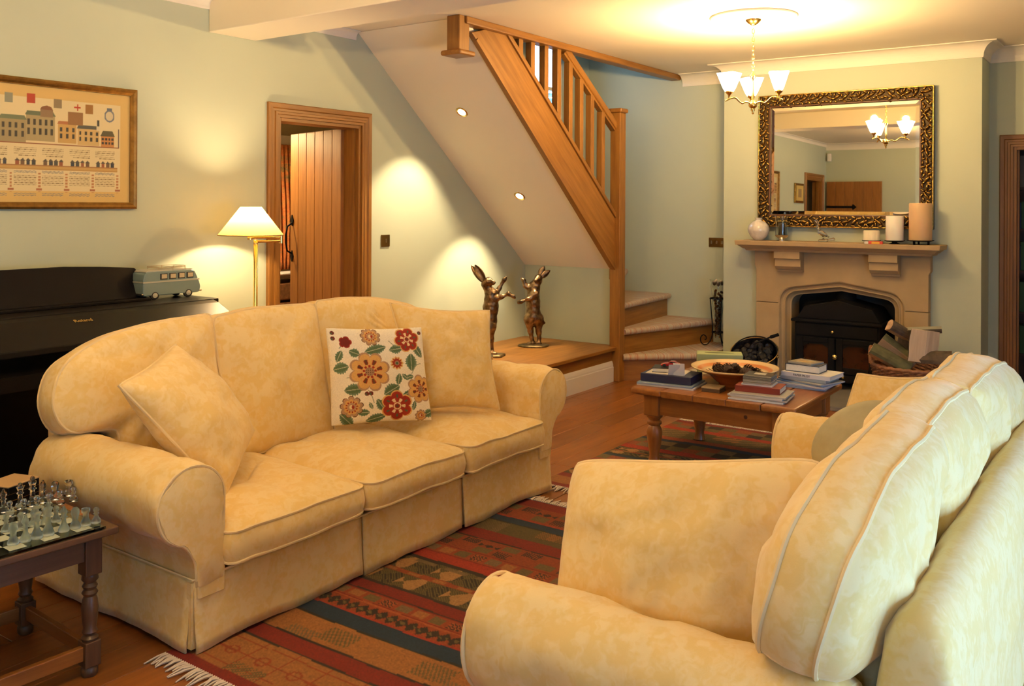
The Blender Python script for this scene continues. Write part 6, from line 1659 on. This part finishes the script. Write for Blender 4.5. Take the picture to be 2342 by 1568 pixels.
kinds = dict(pawn=scaled(pawn, 1, 1), bishop=[(0,0),(.0145,0),(.0155,.005),(.013,.012),(.007,.024),(.0058,.038),(.0105,.041),(.006,.045),(.010,.054),(.009,.060),(.004,.068),(.0035,.072),(0,.074)],
    queen=[(0,0),(.0155,0),(.0165,.005),(.014,.013),(.0075,.028),(.0062,.046),(.0115,.050),(.007,.054),(.0085,.062),(.013,.072),(.010,.072),(.006,.076),(.005,.081),(0,.083)],
    king=[(0,0),(.016,0),(.017,.005),(.0145,.013),(.008,.030),(.0065,.052),(.0125,.056),(.0075,.060),(.0095,.070),(.012,.078),(.006,.082),(.007,.088),(.005,.094),(0,.096)],
    rook=[(0,0),(.0145,0),(.0155,.005),(.013,.012),(.0085,.022),(.0078,.036),(.012,.040),(.012,.050),(.009,.050),(.009,.046),(0,.046)],
    knight=[(0,0),(.0145,0),(.0155,.005),(.013,.012),(.008,.022),(.009,.034),(.012,.044),(.011,.054),(.006,.060),(0,.061)])
meshes = {}
def piece(kind, tone, u, v, lab):
    key = (kind, tone)
    if key not in meshes:
        meshes[key] = MB().lathe(kinds[kind], 20).mesh(kind); orient(meshes[key]); meshes[key].materials.append(GLASS if tone == 'clear' else FROST)
    p = onZ(u, v, CZ+.0105)
    tag(obj('chess_'+kind, meshes[key], None, loc=(p[0], p[1], CZ+.0106)), lab, 'chess piece', f'{tone} glass {kind}s')
for k, (u, v) in zip(('knight','bishop','queen','king','bishop','knight','rook'), ((-18,1180),(8,1172),(46,1164),(74,1158),(98,1150),(126,1143),(157,1134))):
    piece(k, 'clear', u, v, {'knight': 'clear glass chess knight '+('by the rook' if u > 50 else 'beyond the bishop'), 'bishop': 'clear glass chess bishop '+('next to the king' if u > 50 else 'next to the queen'), 'queen': 'clear glass chess queen with a flared crown', 'king': 'clear glass chess king, tallest of the clear pieces', 'rook': 'clear glass chess rook at the sofa edge of the board'}[k])
for u, v in ((22,1180),(54,1174),(84,1167),(112,1161),(138,1153),(168,1146)): piece('pawn', 'clear', u, v, 'clear glass chess pawn')
for u, v in ((14,1214),(47,1208),(76,1202),(104,1197),(128,1192)): piece('pawn', 'frosted', u, v, 'frosted glass chess pawn')
for k, (u, v) in zip(('knight','bishop','queen','king','bishop','knight','rook'), ((30,1244),(58,1237),(84,1230),(110,1223),(146,1214),(172,1207),(196,1201))):
    piece(k, 'frosted', u, v, {'knight': 'frosted glass chess knight '+('by the rook' if u > 100 else 'beyond the bishop'), 'bishop': 'frosted glass chess bishop '+('next to the king' if u > 100 else 'next to the queen'), 'queen': 'frosted glass chess queen with a flared crown', 'king': 'frosted glass chess king, tallest of the frosted pieces', 'rook': 'frosted glass chess rook at the corner of the board'}[k])
piece('pawn', 'frosted', 220, 1195, 'frosted glass chess pawn')
# keepsake box at the back of the table
bx_ = onZ(72, 1128, CZ)
kb = thing('keepsake_box', 'black box with gold lines and tan lid at the back of the chess table', 'box', (1.455, 2.985, CZ), .30)
obj('carcass', MB().box(-.060, .060, -.052, .052, 0, .066), SATIN, kb, bev=.002)
obj('lid_panel', MB().box(-.061, .061, -.053, .053, .066, .070), plain('tan_card', (.48,.31,.15), .6), kb, bev=.001)
for z in (.022, .044): obj('gold_line', MB().box(-.0606, .0606, -.0526, .0526, z, z+.0012), GOLDF, kb)
